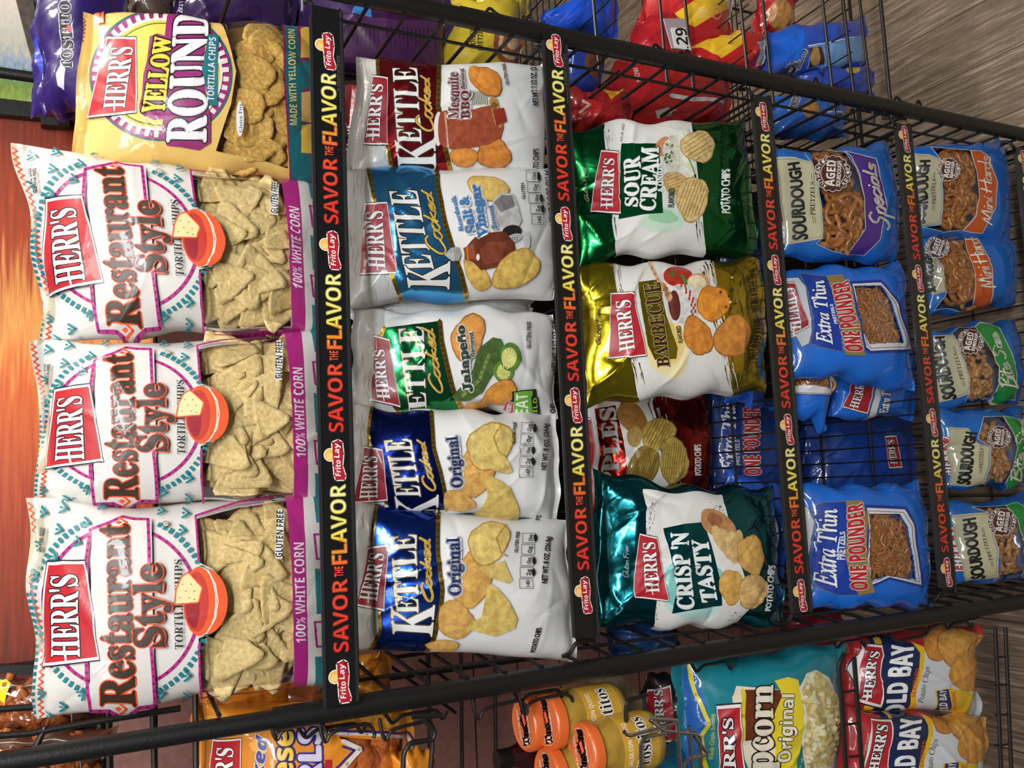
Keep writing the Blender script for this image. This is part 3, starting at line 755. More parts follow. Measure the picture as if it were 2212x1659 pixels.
def puff(seed, R=.016):
    r = random.Random(seed); bm = bmesh.new(); bmesh.ops.create_icosphere(bm, subdivisions=3, radius=R); a, b, c = r.uniform(0, 6), r.uniform(0, 6), r.uniform(0, 6)
    for v in bm.verts:
        x, y, z = v.co; k = 1+.12*math.sin(x*160+a)+.12*math.sin(y*170+b)+.1*math.sin(z*300+c); v.co = Vector((x*1.5*k, y*k, z*k))
    V = [tuple(v.co) for v in bm.verts]; F = [tuple(v.index for v in f.verts) for f in bm.faces]; bm.free(); return V, F
PUFF = [proto('cheese_puff', *puff(s), ORANGEPUFF) for s in range(4)]
def scatter(root, sh, poly, metas, n, dep, tilt, seed, name, minr=.012, sc=(.85, 1.15), hmin=.35):
    """food lying against the inside of the clear window, following the bag's curve"""
    r = random.Random(seed); pl = [tuple(p) for p in poly]; x0, x1 = min(p[0] for p in pl), max(p[0] for p in pl); y0, y1 = min(p[1] for p in pl), max(p[1] for p in pl); done = []; k = 0; tries = 0
    while k < n and tries < 8000:
        tries += 1; a, b = r.uniform(x0, x1), r.uniform(y0, y1)
        if not in_poly((a, b), pl) or not (.06 < a < .94): continue
        h = float(sh.h(np.array(a), np.array(b)))
        if h < hmin*sh.D: continue
        e = .012; P = lambda a, b: sh.P(np.array(a), np.array(b)); nn = np.cross(P(a+e, b)-P(a-e, b), P(a, b+e)-P(a, b-e)); nn /= np.linalg.norm(nn)
        if nn @ sh.n < 0: nn = -nn
        nn = nn*.6+sh.n*.4; nn /= np.linalg.norm(nn)
        d = dep[0]+(dep[1]-dep[0])*(1-k/max(1, n-1))+r.uniform(0, .001); p = P(a, b)-sh.o-nn*d
        if tries < 4000 and any(np.linalg.norm(p-q) < minr for q in done[-40:]): continue
        done.append(p); o = bpy.data.objects.new(name, metas[k % len(metas)]); COL.objects.link(o); o.parent = root; o.location = [float(v) for v in p]
        q = Vector((0, 0, 1)).rotation_difference(Vector([float(v) for v in nn])).to_matrix()
        o.rotation_euler = (q @ Matrix.Rotation(r.uniform(-tilt, tilt), 3, 'X') @ Matrix.Rotation(r.uniform(-tilt, tilt), 3, 'Y') @ Matrix.Rotation(r.uniform(0, 6.28), 3, 'Z')).to_euler(); s = r.uniform(*sc); o.scale = (s, s, s); k += 1

# ------------------------------------------------------------------ top shelf: tortilla chips
TEAL, MAG, ORG, BRN, OFF = '1f7d86', 'b02a80', 'ea5a2c', '3a2a1e', 'd6d2cc'
def art_restaurant(sh):
    A = Art(sh, 'A3')
    # seal strip, dashes and zigzag
    A.poly('seal_band', [(150, 1460), (185, 1460), (120, 40), (60, 60)], TEAL, 'film')
    A.line('pattern', [(160, 1440), (178, 800), (160, 400), (95, 60)], 8, MAG)
    for k in range(34):
        t = k/34; x = 205-70*abs(t-.35)**1.3-50*t; y = 1420-1340*t; A.poly('pattern', [(x-13, y), (x+17, y), (x+17, y-22), (x-13, y-22)], TEAL)
    z = []
    for k in range(69):
        t = k/68; x = 252-45*abs(t-.3)-45*t; z.append((x+(13 if k % 2 else -13), 1440-1360*t))
    A.line('pattern', z, 9, ORG)
    # ring of dashes and arc
    c, R1, R2 = (725, 700), 462, 525
    def ringpt(R, t): return (c[0]+R*math.cos(t)*1.0, c[1]+R*math.sin(t)*1.04)
    arc1 = [ringpt(R1, math.radians(a)) for a in range(0, 361, 6)]
    A.line('pattern', arc1, 20, MAG, closed=False)
    for k in range(84):
        t = 2*PI*k/84; p = np.array(ringpt(R2, t)); d = np.array((math.cos(t), math.sin(t))); n = np.array((-d[1], d[0])); 
        if abs(p[1]-700) > 505: continue
        A.poly('pattern', [p-d*17-n*11, p+d*17-n*11, p+d*17+n*11, p-d*17+n*11], TEAL)
    for x, y, r in [(240,1210,0),(290,1350,0),(380,1290,0),(360,235,.2),(520,195,.2),(230,330,-.3),(1085,245,.1),(1115,1100,0),(960,1205,0),(495,1210,-.6),(220,510,0),(335,400,.5),(470,310,.4),(1110,1235,0),(960,110,.2),(1105,140,.1),(385,115,.2),(600,80,0),(270,135,.3),(450,40,.1)]:
        cr, sr = math.cos(r), math.sin(r); f = lambda a, b: (x+a*cr-b*sr, y+a*sr+b*cr)
        A.line('pattern', [f(-14, -30), f(26, 0), f(-14, 30)], 13, TEAL); A.poly('pattern', [f(-22, 0), f(-10, -9), f(2, 0), f(-10, 9)], TEAL)
    # banner
    A.poly('banner', [(545,1310),(560,240),(735,160),(905,170),(925,1255),(800,1290),(735,1330),(660,1300)], 'd2cdc8', 'film')
    A.line('pattern', [(905,930),(918,1100),(925,1262),(835,1268),(740,1325),(660,1290),(548,1300),(530,1120),(525,700),(530,400),(550,240),(650,200),(735,152),(800,168),(885,172),(895,440)], 20, MAG)
    for y in (1275, 195):
        A.line('pattern', [(715, y-32), (760, y), (715, y+32)], 13, ORG); A.poly('pattern', [(690, y), (712, y-14), (734, y), (712, y+14)], ORG)
    A.badge([(605,1002),(522,422),(308,430),(246,1050)], [(492,985),(474,505),(332,512),(322,990)], w=13)
    A.text('lettering', 'Restaurant', [(812,1255),(770,205),(598,215),(612,1258)], BRN, 'serifb', ol=[(12, ORG)], bold=4)
    A.text('lettering', 'Style', [(980,925),(965,440),(800,450),(808,930)], BRN, 'serifb', ol=[(12, ORG)], bold=4)
    A.text('lettering', 'TORTILLA CHIPS', [(1095,942),(1086,415),(1042,415),(1046,942)], '17131a', 'serifb')
    # salsa bowl with a chip
    A.ell('picture', (1225,662), 132, 192, ORG, n=30, a0=-92, a1=92); A.ell('picture', (1195,662), 96, 204, 'f2e7da'); A.ell('picture', (1188,662), 96, 204, ORG); A.ell('picture', (1172,664), 74, 178, 'c23a30'); A.ell('picture', (1150,664), 46, 150, '97212a', wob=.1)
    A.line('picture', [(1232,850),(1285,760),(1300,660),(1285,560),(1240,478)], 6, 'f6ece2')
    ch = [(1040,682),(1052,590),(1085,515),(1125,490),(1208,580),(1185,668)]
    A.poly('picture', ch, 'e8d9a0'); A.line('picture', ch, 9, ORG, closed=True)
    for k, (x, y) in enumerate([(1075,640),(1110,600),(1090,560),(1140,560),(1160,600),(1130,640),(1160,650)]): A.ell('picture', (x, y), 5, 3, '6b5020', n=8)
    A.ell('lettering', (990,212), 20, 20, '222222', n=20); A.ell('lettering', (990,212), 16, 16, OFF, n=20); A.text('lettering', 'U', [(1000,219),(1000,205),(981,205),(981,219)], '222222')
    A.text('lettering', 'AUG 28, 2022', [(255,372),(270,220),(250,218),(236,372)], '4a4a4a', 'sans', bold=1); A.text('lettering', '#63 171A 10:02', [(276,370),(292,228),(276,226),(262,370)], '4a4a4a', 'sans', bold=1)
    # window
    win = [(1196,1248),(1158,600),(1160,168),(1420,95),(1712,62),(1745,500),(1745,1165),(1480,1205)]
    win2 = [(1196,1240),(1185,1100),(1188,885),(1270,853),(1335,780),(1366,662),(1340,545),(1275,472),(1188,430),(1170,168),(1420,100),(1712,66),(1745,500),(1745,1165),(1480,1205)]
    A.win.append(sh.ab(A.img(win2)))
    A.line('window_trim', [(1745,1168),(1480,1212),(1204,1252),(1192,1080),(1190,905)], 13, MAG); A.line('window_trim', [(1185,425),(1168,165),(1420,92),(1712,58)], 13, MAG)
    g = [(1688,150),(1672,132),(1648,136),(1628,395),(1642,414),(1672,410)]
    A.poly('lettering', g, 'f2efea'); A.text('lettering', 'GLUTEN FREE', [(1672,402),(1684,142),(1644,140),(1632,402)], '15151c', 'sansb')
    A.poly('colour_band', [(1742,1178),(1824,1168),(1800,58),(1700,70),(1728,500)], MAG, 'film')
    A.poly('pattern', [(1824,1168),(1990,1150),(1990,40),(1800,58)], 'dcd8d2', 'film')
    A.text('lettering', '100% WHITE CORN', [(1806,906),(1796,316),(1738,318),(1752,906)], 'f0dfe6', 'sansb')
    for y0, y1 in ((990, 1160), (470, 740), (55, 200)): A.poly('pattern', [(1868,y1),(1990,y1-6),(1980,y0),(1858,y0)], TEAL, 'film')
    for yc in (860, 340): A.line('pattern', [(1868,yc+72),(1955,yc+68),(1948,yc-78),(1856,yc-74)], 12, MAG, closed=True); A.ell('pattern', (1906,yc-5), 15, 13, '1a1a1a', n=14)
    return A
def restaurant(quad, Y, seed, label, fold, D=.070):
    sh = Shape(quad, Y, D); A = Art(sh); A.items = RA.items; A.win = RA.win
    root, at_ = make_bag('tortilla_chip_bag', label, sh, A, OFF, 'film', 'white bags of tortilla chips on the top shelf', amp=.0032, creases=16, seed=seed, back='c9bfa6', wob=.0045, nx=78)
    pl = [(.05, .575), (.95, .575), (.96, .905), (.04, .905)]
    scatter(root, sh, pl, TRI, 64, (.011, .027), .22, seed, 'tortilla_chip', .012, hmin=.5)
    return root
q3 = [(62,1572),(48,1078),(738,1082),(738,1480)]
sh3 = Shape(q3, (.075, .045), .070)
RA = art_restaurant(sh3)
restaurant(q3, (.075, .045), 11, 'white tortilla chip bag at the rack left post, leftmost on the top shelf', 0)
restaurant([(72,1105),(62,735),(732,712),(738,1080)], (.085, .055), 12, 'middle of the three white tortilla chip bags on the top shelf', 0)
restaurant([(88,735),(28,290),(728,398),(730,706)], (.090, .060), 13, 'white tortilla chip bag touching the yellow round chips bag', 0)

sh = Shape([(150,352),(165,-5),(722,45),(728,392)], (.10, .065), .075); A = Art(sh, 'Y')
TAN = 'dcb566'
A.line('pattern', [(215,1560),(205,1100),(290,700),(330,300),(395,30)], 10, '7a2140')
for k in range(30):
    t = k/30; x = lerp(lerp(235, 262, t), lerp(262, 400, t), t); y = 1530-1500*t; A.poly('pattern', [(x-24, y), (x+30, y-6), (x+36, y-36), (x-20, y-30)], TEAL)
A.line('pattern', [(lerp(lerp(300, 330, k/56), lerp(330, 440, k/56), k/56)+(17 if k % 2 else -17), 1430-1390*k/56) for k in range(57)], 10, '8c1f40')
cx, cy = 1370, 900; RX, RY_ = 855, 790
A.ell('pattern', (cx, cy), RX, RY_, '20616b', n=60); A.ell('pattern', (cx, cy), RX-22, RY_-22, '93256a', n=60)
for k in range(44):
    t = 2*PI*(k+.5)/44; d = np.array((math.cos(t), math.sin(t))); n = np.array((-d[1], d[0])); p = np.array((cx+(RX-92)*d[0], cy+(RY_-92)*d[1])); A.poly('pattern', [p-d*55-n*32, p+d*48-n*26, p+d*48+n*26, p-d*55+n*32], 'd9cfc8')
A.ell('pattern', (cx, cy), RX-120, RY_-120, 'd9cfc8', n=60); A.ell('pattern', (cx, cy), RX-150, RY_-150, 'd9b64a', n=60); A.ell('pattern', (cx, cy), RX-180, RY_-180, '23553c', n=60); A.ell('pattern', (cx, cy), RX-192, RY_-192, 'dcbb50', n=60)
# purple cloud, names
cl = [(1110,1310),(1150,1120),(1165,900),(1210,720),(1245,440),(1330,412),(1420,440),(1445,200),(1560,110),(1850,110),(1930,230),(1960,400),(1900,560),(1880,850),(1910,1150),(1960,1400),(1960,1700),(1820,1790),(1440,1740),(1380,1560),(1400,1430),(1300,1440),(1170,1400)]
A.poly('pattern', cl, '8c2468')
A.text('lettering', 'YELLOW', [(1410,1360),(1500,460),(1310,450),(1150,1350)], 'e8c23c', 'serifb', ol=[(28, '1c1214')], bold=8)
A.text('lettering', 'ROUND', [(1900,1690),(1925,165),(1545,165),(1450,1690)], 'e2dde0', 'serifb', ol=[(30, '141018')], bold=14)
A.poly('lettering', [(1950,1270),(2045,1270),(2060,440),(1935,430),(1860,850)], '1d6b73'); A.text('lettering', 'TORTILLA CHIPS', [(2000,1215),(2025,470),(1945,465),(1920,1210)], 'd9cfe0', 'sansb')
A.badge([(1090,1355),(1085,445),(735,445),(505,1408)], [(945,1295),(1045,560),(790,575),(700,1295)], w=18)
A.poly('price_sticker', [(570,160),(690,125),(700,290),(585,305)], 'ff5a34'); A.text('price_sticker', '5.69', [(660,265),(665,150),(635,150),(630,265)], '5a1a10', 'sans', bold=3)
A.ell('lettering', (2310,1420), 45, 205, 'e9e3e4'); A.text('lettering', 'Gluten Free', [(2340,1580),(2335,1240),(2290,1240),(2300,1580)], '1f4a6a', 'serifb')
A.view('A1')
w = [(1275,90),(1480,92),(1686,135),(1700,600),(1720,1010),(1500,960),(1290,900),(1380,620),(1410,430),(1360,230)]
A.win.append(sh.ab(A.img(w)))
A.line('window_trim', [(1690,120),(1700,600),(1735,1080)], 12, '8c1f58')
A.poly('colour_band', [(1695,118),(1765,120),(1860,1100),(1735,1080),(1706,600)], '17616a', 'film'); A.poly('colour_band', [(1765,120),(1990,110),(1990,1100),(1850,1100)], '7c2356', 'film')
for k in range(5):
    y = 180+k*190; A.poly('pattern', [(1790,y),(1850,y-8),(1850,y+50),(1990,y+50),(1990,y+110),(1850,y+110),(1850,y+170),(1790,y+165)], ('dcb146', '17616a', 'd8a860')[k % 3], 'film')
A.text('lettering', 'MADE WITH YELLOW CORN', [(1765,752),(1755,180),(1715,180),(1722,752)], 'dfc97a', 'sansb')
root, at_ = make_bag('tortilla_chip_bag', 'golden bag of yellow round tortilla chips with an orange price sticker', sh, A, TAN, 'film', amp=.004, creases=22, seed=21, back=TAN, nx=78)
scatter(root, sh, [(.04, .60), (.95, .66), (.95, .90), (.05, .90)], RND, 54, (.011, .027), .22, 5, 'tortilla_chip', .013, hmin=.5)
RESERVE = 0

# ------------------------------------------------------------------ second shelf: kettle cooked chips
SILV, GOLD = 'dcdbd7', 'c9a03c'
def kettle(view, quad, Y, seed, label, col, band, gold, badge, bt, K, ET, CK, extra, D=.060, red='96202c', amp=.0042, group=None, foil='foil', name='potato_chip_bag'):
    sh = Shape(quad, Y, D, seal=.035); A = Art(sh, view)
    top, bot = band
    A.poly('colour_band', [(-400, top[-1][1]+300), (-400, top[0][1]-300)]+[(top[0][0], top[0][1]-300)]+top+[(top[-1][0], top[-1][1]+300)], 'b9b8b5', 'matte')
    r = random.Random(seed)
    for k in range(46):                                # faint wood grain printed at the top
        y = lerp(top[0][1], top[-1][1], r.random()); x = top[0][0]-r.uniform(15, 260)+ (y-top[0][1])*.2; A.line('pattern', [(x, y), (x+r.uniform(-9, 9), y+40), (x+r.uniform(-14, 14), y+90)], 2.2, '96948f')
    A.poly('colour_band', top+bot[::-1], col, foil)
    A.line('colour_band', top, gold, GOLD, 'foil'); A.line('colour_band', bot, gold*1.2, GOLD, 'foil')
    if ET: A.text('lettering', 'ETTLE', ET, 'd0d0ce', 'serifb', ol=[(9, '14131c'), (4, 'b89a5a', 'foil')], bold=0)
    if K: A.text('lettering', 'K', K, 'd0d0ce', 'serifb', ol=[(9, '14131c'), (4, 'b89a5a', 'foil')], bold=0)
    if CK: A.hand('lettering', 'Cooked', CK, 15, 'e0b848', ol=(5, '1a1626'), kind='matte')
    A.badge(badge, bt, red=red, w=8)
    extra(A)
    return make_bag(name, label, sh, A, 'dcdcda', 'matte', group, amp=amp, creases=24, seed=seed, back='c9c9c7', nx=62)
KG = 'kettle cooked chip bags on the second shelf'
def bbq(A):
    T = lambda s, q, c, st='serifb', **k: A.text('lettering', s, q, c, st, **k)
    A.chip((1110,1250), 105, 80, 'cf8a3c', seed=3, edge='9a5a22'); A.chip((1350,1225), 125, 130, 'd0853a', seed=4, edge='9a4f1e', rot=.3)
    A.poly('picture', [(900,905),(985,880),(1020,920),(1330,840),(1400,900),(1425,1010),(1400,1100),(1310,1150),(1060,1190),(960,1180),(900,1130),(870,1000)], '9a4a30', 'photo'); A.ell('picture', (905,1030), 34, 135, 'd9cfc8'); A.ell('picture', (928,1030), 24, 126, '8a4028'); A.line('picture', [(960,905),(985,1180)], 12, 'caa090')
    A.line('picture', [(1340,800),(1390,985)], 70, 'b98a50', 'photo'); A.poly('picture', [(1340,880),(1425,860),(1450,965),(1370,1010)], '8f2f20', 'photo'); A.line('picture', [(1310,760),(1370,740)], 30, '8e8e8e')
    for k in range(9): A.line('picture', [(1180+k*14, 840), (1170+k*16, 730)], 5, '4d6a34')
    A.chip((1290,655), 125, 105, 'cd8437', seed=8, edge='a05a20', rot=.6); A.chip((1190,590), 42, 60, 'd08c40', seed=9)
    T('Mesquite', [(1065,948),(1065,590),(985,590),(985,948)], '6a1726', ol=[(14, 'eceae8')]); T('BBQ', [(1158,952),(1148,735),(1083,735),(1085,955)], '6a1726', ol=[(14, 'eceae8')]); T('flavored', [(1115,722),(1112,560),(1086,560),(1086,722)], '6a1726', ol=[(9, 'eceae8')])
    T('GLUTEN FREE', [(1465,675),(1438,520),(1415,525),(1440,678)], '33302e', 'sans', bold=1); T('NET WT. 7 1/2 OZ. (213g)', [(1692,840),(1672,495),(1632,495),(1650,840)], '242322', 'sans', bold=1.5); T('POTATO CHIPS', [(1700,1420),(1698,1180),(1655,1180),(1655,1420)], '242322', 'sans', bold=1.5)
kettle('B1', [(752,375),(780,112),(1207,128),(1211,378)], (.095,.055), 31, 'kettle chip bag with a dark red band and barbecue jar picture', 'a8262e', ([(425,440),(432,620),(470,1000),(535,1345)], [(915,500),(905,850),(950,1140),(1000,1345)]), 28,
       [(505,1165),(512,628),(388,618),(322,1158)], [(440,1110),(470,685),(380,688),(342,1110)], [(885,1325),(885,1095),(560,1112),(588,1328)], [(775,1145),(738,548),(545,545),(585,1145)], [(868,1062),(832,640),(765,640),(722,1062)], bbq, group=None)
def salt(A):
    T = lambda s, q, c, st='serifb', **k: A.text('lettering', s, q, c, st, **k)
    A.chip((1300,215), 150, 100, 'd0b468', seed=3, rot=.2); A.chip((1210,900), 140, 80, 'd0ac5a', seed=14, rot=.9)
    A.poly('picture', [(1325,330),(1400,255),(1500,260),(1530,330),(1565,470),(1540,520),(1420,540),(1380,500)], 'b9bcc0', 'photo'); A.poly('picture', [(1340,330),(1410,270),(1490,275),(1510,360),(1400,410)], '77797c', 'photo'); A.ell('picture', (1485,560), 78, 52, '1c1c1e', rot=-.2); A.ell('picture', (1495,615), 72, 32, 'a8a8aa', rot=-.3)
    for k in range(8): A.ell('picture', (1470+(k % 4)*18, 607+(k//4)*16), 4, 4, '222222', n=8)
    A.ell('picture', (1600,625), 32, 60, 'c4c4c6', wob=.2)
    A.poly('picture', [(1160,640),(1220,580),(1420,560),(1500,640),(1510,700),(1400,830),(1240,860),(1180,800),(1110,770),(1110,700)], '6a3220', 'photo'); A.poly('picture', [(1230,700),(1300,640),(1440,640),(1400,790),(1260,820)], '7d3f2a', 'photo'); A.poly('picture', [(1100,690),(1180,660),(1200,770),(1120,785)], '8a4a26', 'photo'); A.line('picture', [(1130,690),(1140,780)], 14, 'd06a20'); A.ell('picture', (1215,760), 14, 26, 'e8e0dc')
    A.poly('picture', [(950,745),(1000,690),(1060,680),(1080,740),(1070,785),(1010,790)], 'a9a9ab', 'photo')
    for k in range(3): A.line('picture', [(1030+k*16,690),(1040+k*14,785)], 5, '6c6c6e')
    A.chip((1515,860), 185, 140, 'd2b462', seed=21, rot=-.7)
    T('Boardwalk', [(1105,555),(1040,275),(1003,280),(1068,560)], '2f6fb0', bold=.8); T('Salt &', [(1205,565),(1140,285),(1068,300),(1130,575)], '2f6fb0', ol=[(16, 'eef0f2')], bold=2); T('Vinegar', [(1290,605),(1230,195),(1160,205),(1215,608)], '2f6fb0', ol=[(16, 'eef0f2')], bold=2); T('flavored', [(1365,540),(1335,355),(1300,360),(1328,545)], '2f6fb0', ol=[(12, 'eef0f2')])
    T('GLUTEN', [(1588,302),(1575,180),(1552,182),(1565,304)], '33302e', 'sans', bold=1); A.facts([(1685,460),(1640,130)], 85, 95, ['140', '2g', '360mg', '0g', '315mg'], flip=(1, 2, 4))
    T('NET WT. 7 1/2 OZ. (212.6g)', [(1812,500),(1765,80),(1730,84),(1778,502)], '242322', 'sans', bold=1.5); T('POTATO CHIPS', [(1835,1010),(1860,800),(1830,800),(1800,1010)], '242322', 'sans', bold=1.5)
    T('SEP 04, 2022', [(232,70),(240,-60),(222,-62),(215,68)], '3c3c3c', 'sans')
kettle('B2', [(738,655),(738,345),(1222,352),(1226,640)], (.085,.045), 32, 'kettle chip bag with a sky blue band, salt shaker and vinegar bottle', '4aa4e0', ([(345,20),(370,150),(420,420),(480,700),(540,900),(620,1145)], [(885,20),(905,200),(960,480),(1040,760),(1090,900),(1140,1120)]), 30,
       [(580,886),(503,328),(320,335),(288,898)], [(490,848),(468,395),(335,402),(362,838)], [(992,1012),(1000,790),(630,815),(668,1015)], [(870,860),(735,232),(515,232),(635,865)], [(972,755),(850,255),(775,262),(820,750)], salt, red='a3303a')
def jala(A):
    T = lambda s, q, c, st='serifb', **k: A.text('lettering', s, q, c, st, **k)
    A.chip((1140,-70), 130, 175, 'd0914a', seed=5, rot=.2, edge='a06428'); 
    A.poly('picture', [(1010,385),(1100,300),(1170,200),(1220,20),(1280,-30),(1340,-75),(1400,-60),(1440,20),(1400,130),(1330,230),(1250,360),(1150,420),(1060,425)], '44602e', 'photo'); A.line('picture', [(1100,380),(1230,260),(1310,60)], 26, '7d9450', 'photo')
    A.ell('picture', (1425,190), 82, 88, '5c8a34', 'photo'); A.ell('picture', (1425,195), 55, 60, 'c2cc72', 'photo'); A.ell('picture', (1475,80), 82, 112, '4f8030', 'photo'); A.ell('picture', (1465,85), 58, 78, 'cdd480', 'photo')
    for c in ((1425,195), (1465,85)):
        for k in range(12): t = k*.52; A.line('picture', [(c[0]+26*math.cos(t), c[1]+34*math.sin(t)), (c[0]+48*math.cos(t), c[1]+64*math.sin(t))], 7, 'e6d59a')
    A.chip((1390,370), 150, 90, 'cf8f3e', seed=17, rot=-.4, edge='9a5c22'); A.chip((1210,480), 90, 50, 'cc9040', seed=18)
    T('Jalapeño', [(1170,345),(1105,-160),(1045,-150),(1105,350)], '263c2c', ol=[(14, 'eceae8')], bold=3); T('flavored', [(1190,80),(1178,-110),(1145,-108),(1158,84)], '263c2c', ol=[(8, 'eceae8')])
    T('GLUTEN FREE', [(1630,12),(1630,-190),(1600,-190),(1600,12)], '33302e', 'sans', bold=1); T('NET WT. 7 1/2 OZ. (212g)', [(1830,185),(1822,-230),(1785,-230),(1796,185)], '242322', 'sans', bold=1.5); T('CHIPS', [(1830,500),(1826,440),(1790,440),(1790,500)], '242322', 'sans', bold=1.5)
    A.poly('lettering', [(1490,345),(1680,325),(1690,520),(1490,520)], '1c2418'); A.poly('lettering', [(1505,350),(1650,338),(1660,520),(1505,520)], '6fb03a'); A.text('lettering', 'EAT', [(1620,510),(1610,360),(1520,365),(1520,510)], 'eef2e4', 'sansb'); A.poly('lettering', [(1640,380),(1700,390),(1710,520),(1650,520)], '181c14'); A.text('lettering', 'WILD', [(1690,570),(1690,395),(1655,395),(1655,570)], 'a4cc3a', 'sansb')
    A.badge([(1505,515),(1500,425),(1440,418),(1425,500)], [(1485,500),(1490,435),(1455,435),(1450,500)], w=3)
kettle('B3', [(762,900),(764,656),(1218,664),(1232,892)], (.095,.055), 33, 'kettle chip bag with a dark green band and a jalapeño pepper picture', '1f7a44', ([(480,-150),(400,60),(440,200),(500,400),(620,520)], [(915,-200),(930,-50),(975,150),(1020,330),(1110,530)]), 30,
       [(608,465),(525,-60),(400,-90),(385,425)], [(525,410),(480,20),(405,30),(430,405)], None, [(810,480),(790,-160),(590,-150),(675,485)], [(945,380),(860,-130),(780,-120),(850,370)], jala, amp=.0045)
def orig(A, dx=0, o=None):
    T = lambda s, q, c, st='serifb', **k: A.text('lettering', s, q, c, st, **k)
    A.chip((1200,980), 140, 215, 'cfa45a', seed=31, rot=.5); A.chip((1065,1225), 125, 85, 'c9a05a', seed=32, rot=.2); A.chip((1310,790), 175, 185, 'd3bd72', seed=33, rot=.3); A.poly('picture', [(1200,900),(1440,880),(1495,990),(1440,1008),(1320,975)], 'd3bd72', 'photo')
    A.poly('picture', [(1290,1060),(1325,1020),(1390,1060),(1470,1120),(1540,1270),(1530,1370),(1300,1400),(1150,1370),(1230,1300),(1290,1190)], 'd0b868', 'photo'); A.line('picture', [(1395,620),(1340,720),(1380,830),(1440,870)], 12, 'b8964a', 'photo')
    T('Original', [(1095,1110),(1055,715),(965,725),(1005,1115)], '1a2450', ol=[(18, 'e2e5ee')], bold=1)
    T('GLUTEN FREE', [(1508,775),(1512,612),(1488,612),(1485,775)], '33302e', 'sans', bold=1); A.facts([(1590,998),(1600,650)], 82, 100, ['140', '2g', '170mg', '0g', '335mg'], flip=(1, 2, 4)); T('NET WT. 8 OZ. (226.8g)', [(1742,980),(1768,612),(1732,612),(1705,980)], '242322', 'sans', bold=1.5); T('POTATO CHIPS', [(1712,1600),(1716,1325),(1680,1325),(1676,1600)], '242322', 'sans', bold=1.5)
kettle('B3', [(764,1115),(757,870),(1215,886),(1226,1128)], (.085,.050), 34, 'kettle chip bag with a navy band, right beside the green banded bag', '10226e', ([(380,480),(350,690),(360,800),(440,1050),(520,1300)], [(850,520),(870,800),(920,1000),(960,1180),(970,1300)]), 24,
       [(512,1215),(460,820),(318,795),(252,1238)], [(432,1195),(418,872),(320,868),(305,1200)], [(905,1400),(905,1170),(560,1170),(600,1400)], [(770,1185),(690,735),(475,745),(575,1185)], [(885,1150),(795,765),(740,765),(790,1150)], orig)
def orig2(A):
    T = lambda s, q, c, st='serifb', **k: A.text('lettering', s, q, c, st, **k)
    A.chip((950,440), 110, 200, 'cfa45a', seed=31, rot=.45); A.chip((835,705), 110, 120, 'c9a05a', seed=32, rot=.2); A.chip((1050,215), 125, 140, 'd3bd72', seed=33, rot=.3); A.poly('picture', [(985,380),(1150,330),(1203,455),(1175,478),(1060,440)], 'd3bd72', 'photo')
    A.poly('picture', [(1040,495),(1060,475),(1110,510),(1180,590),(1232,700),(1215,760),(1090,808),(960,775),(905,760),(930,720),(1000,690)], 'd0b868', 'photo'); A.chip((760,870), 105, 40, 'c9a05a', seed=35, rot=.1); A.line('picture', [(1160,100),(1100,190),(1130,280),(1165,300)], 10, 'b8964a', 'photo')
    T('Original', [(868,548),(865,190),(785,192),(795,550)], '1a2450', ol=[(15, 'e2e5ee')], bold=1)
    T('GLUTEN FREE', [(1235,280),(1250,148),(1228,146),(1213,278)], '33302e', 'sans', bold=1); A.facts([(1288,478),(1308,190)], 68, 84, ['140', '2g', '170mg', '0g', '335mg'], flip=(1, 2, 4)); T('NET WT. 8 OZ. (226.8g)', [(1412,475),(1450,182),(1420,180),(1382,473)], '242322', 'sans', bold=1.5); T('POTATO CHIPS', [(1345,905),(1380,755),(1350,755),(1315,905)], '242322', 'sans', bold=1.5)
kettle('B4', [(764,1412),(768,1085),(1256,1126),(1262,1436)], (.070,.040), 35, 'kettle chip bag with a bright navy band, leftmost on the second shelf by the post', '1c3f9c', ([(340,-60),(310,200),(345,520),(360,780),(295,905)], [(725,-20),(730,300),(755,520),(740,640),(700,830),(655,915)]), 22,
       [(390,652),(415,225),(285,242),(198,615)], [(345,590),(385,285),(300,275),(225,575)], [(690,812),(708,610),(430,615),(440,795)], [(605,665),(590,160),(425,175),(470,665)], [(690,600),(675,200),(610,205),(630,600)], orig2)

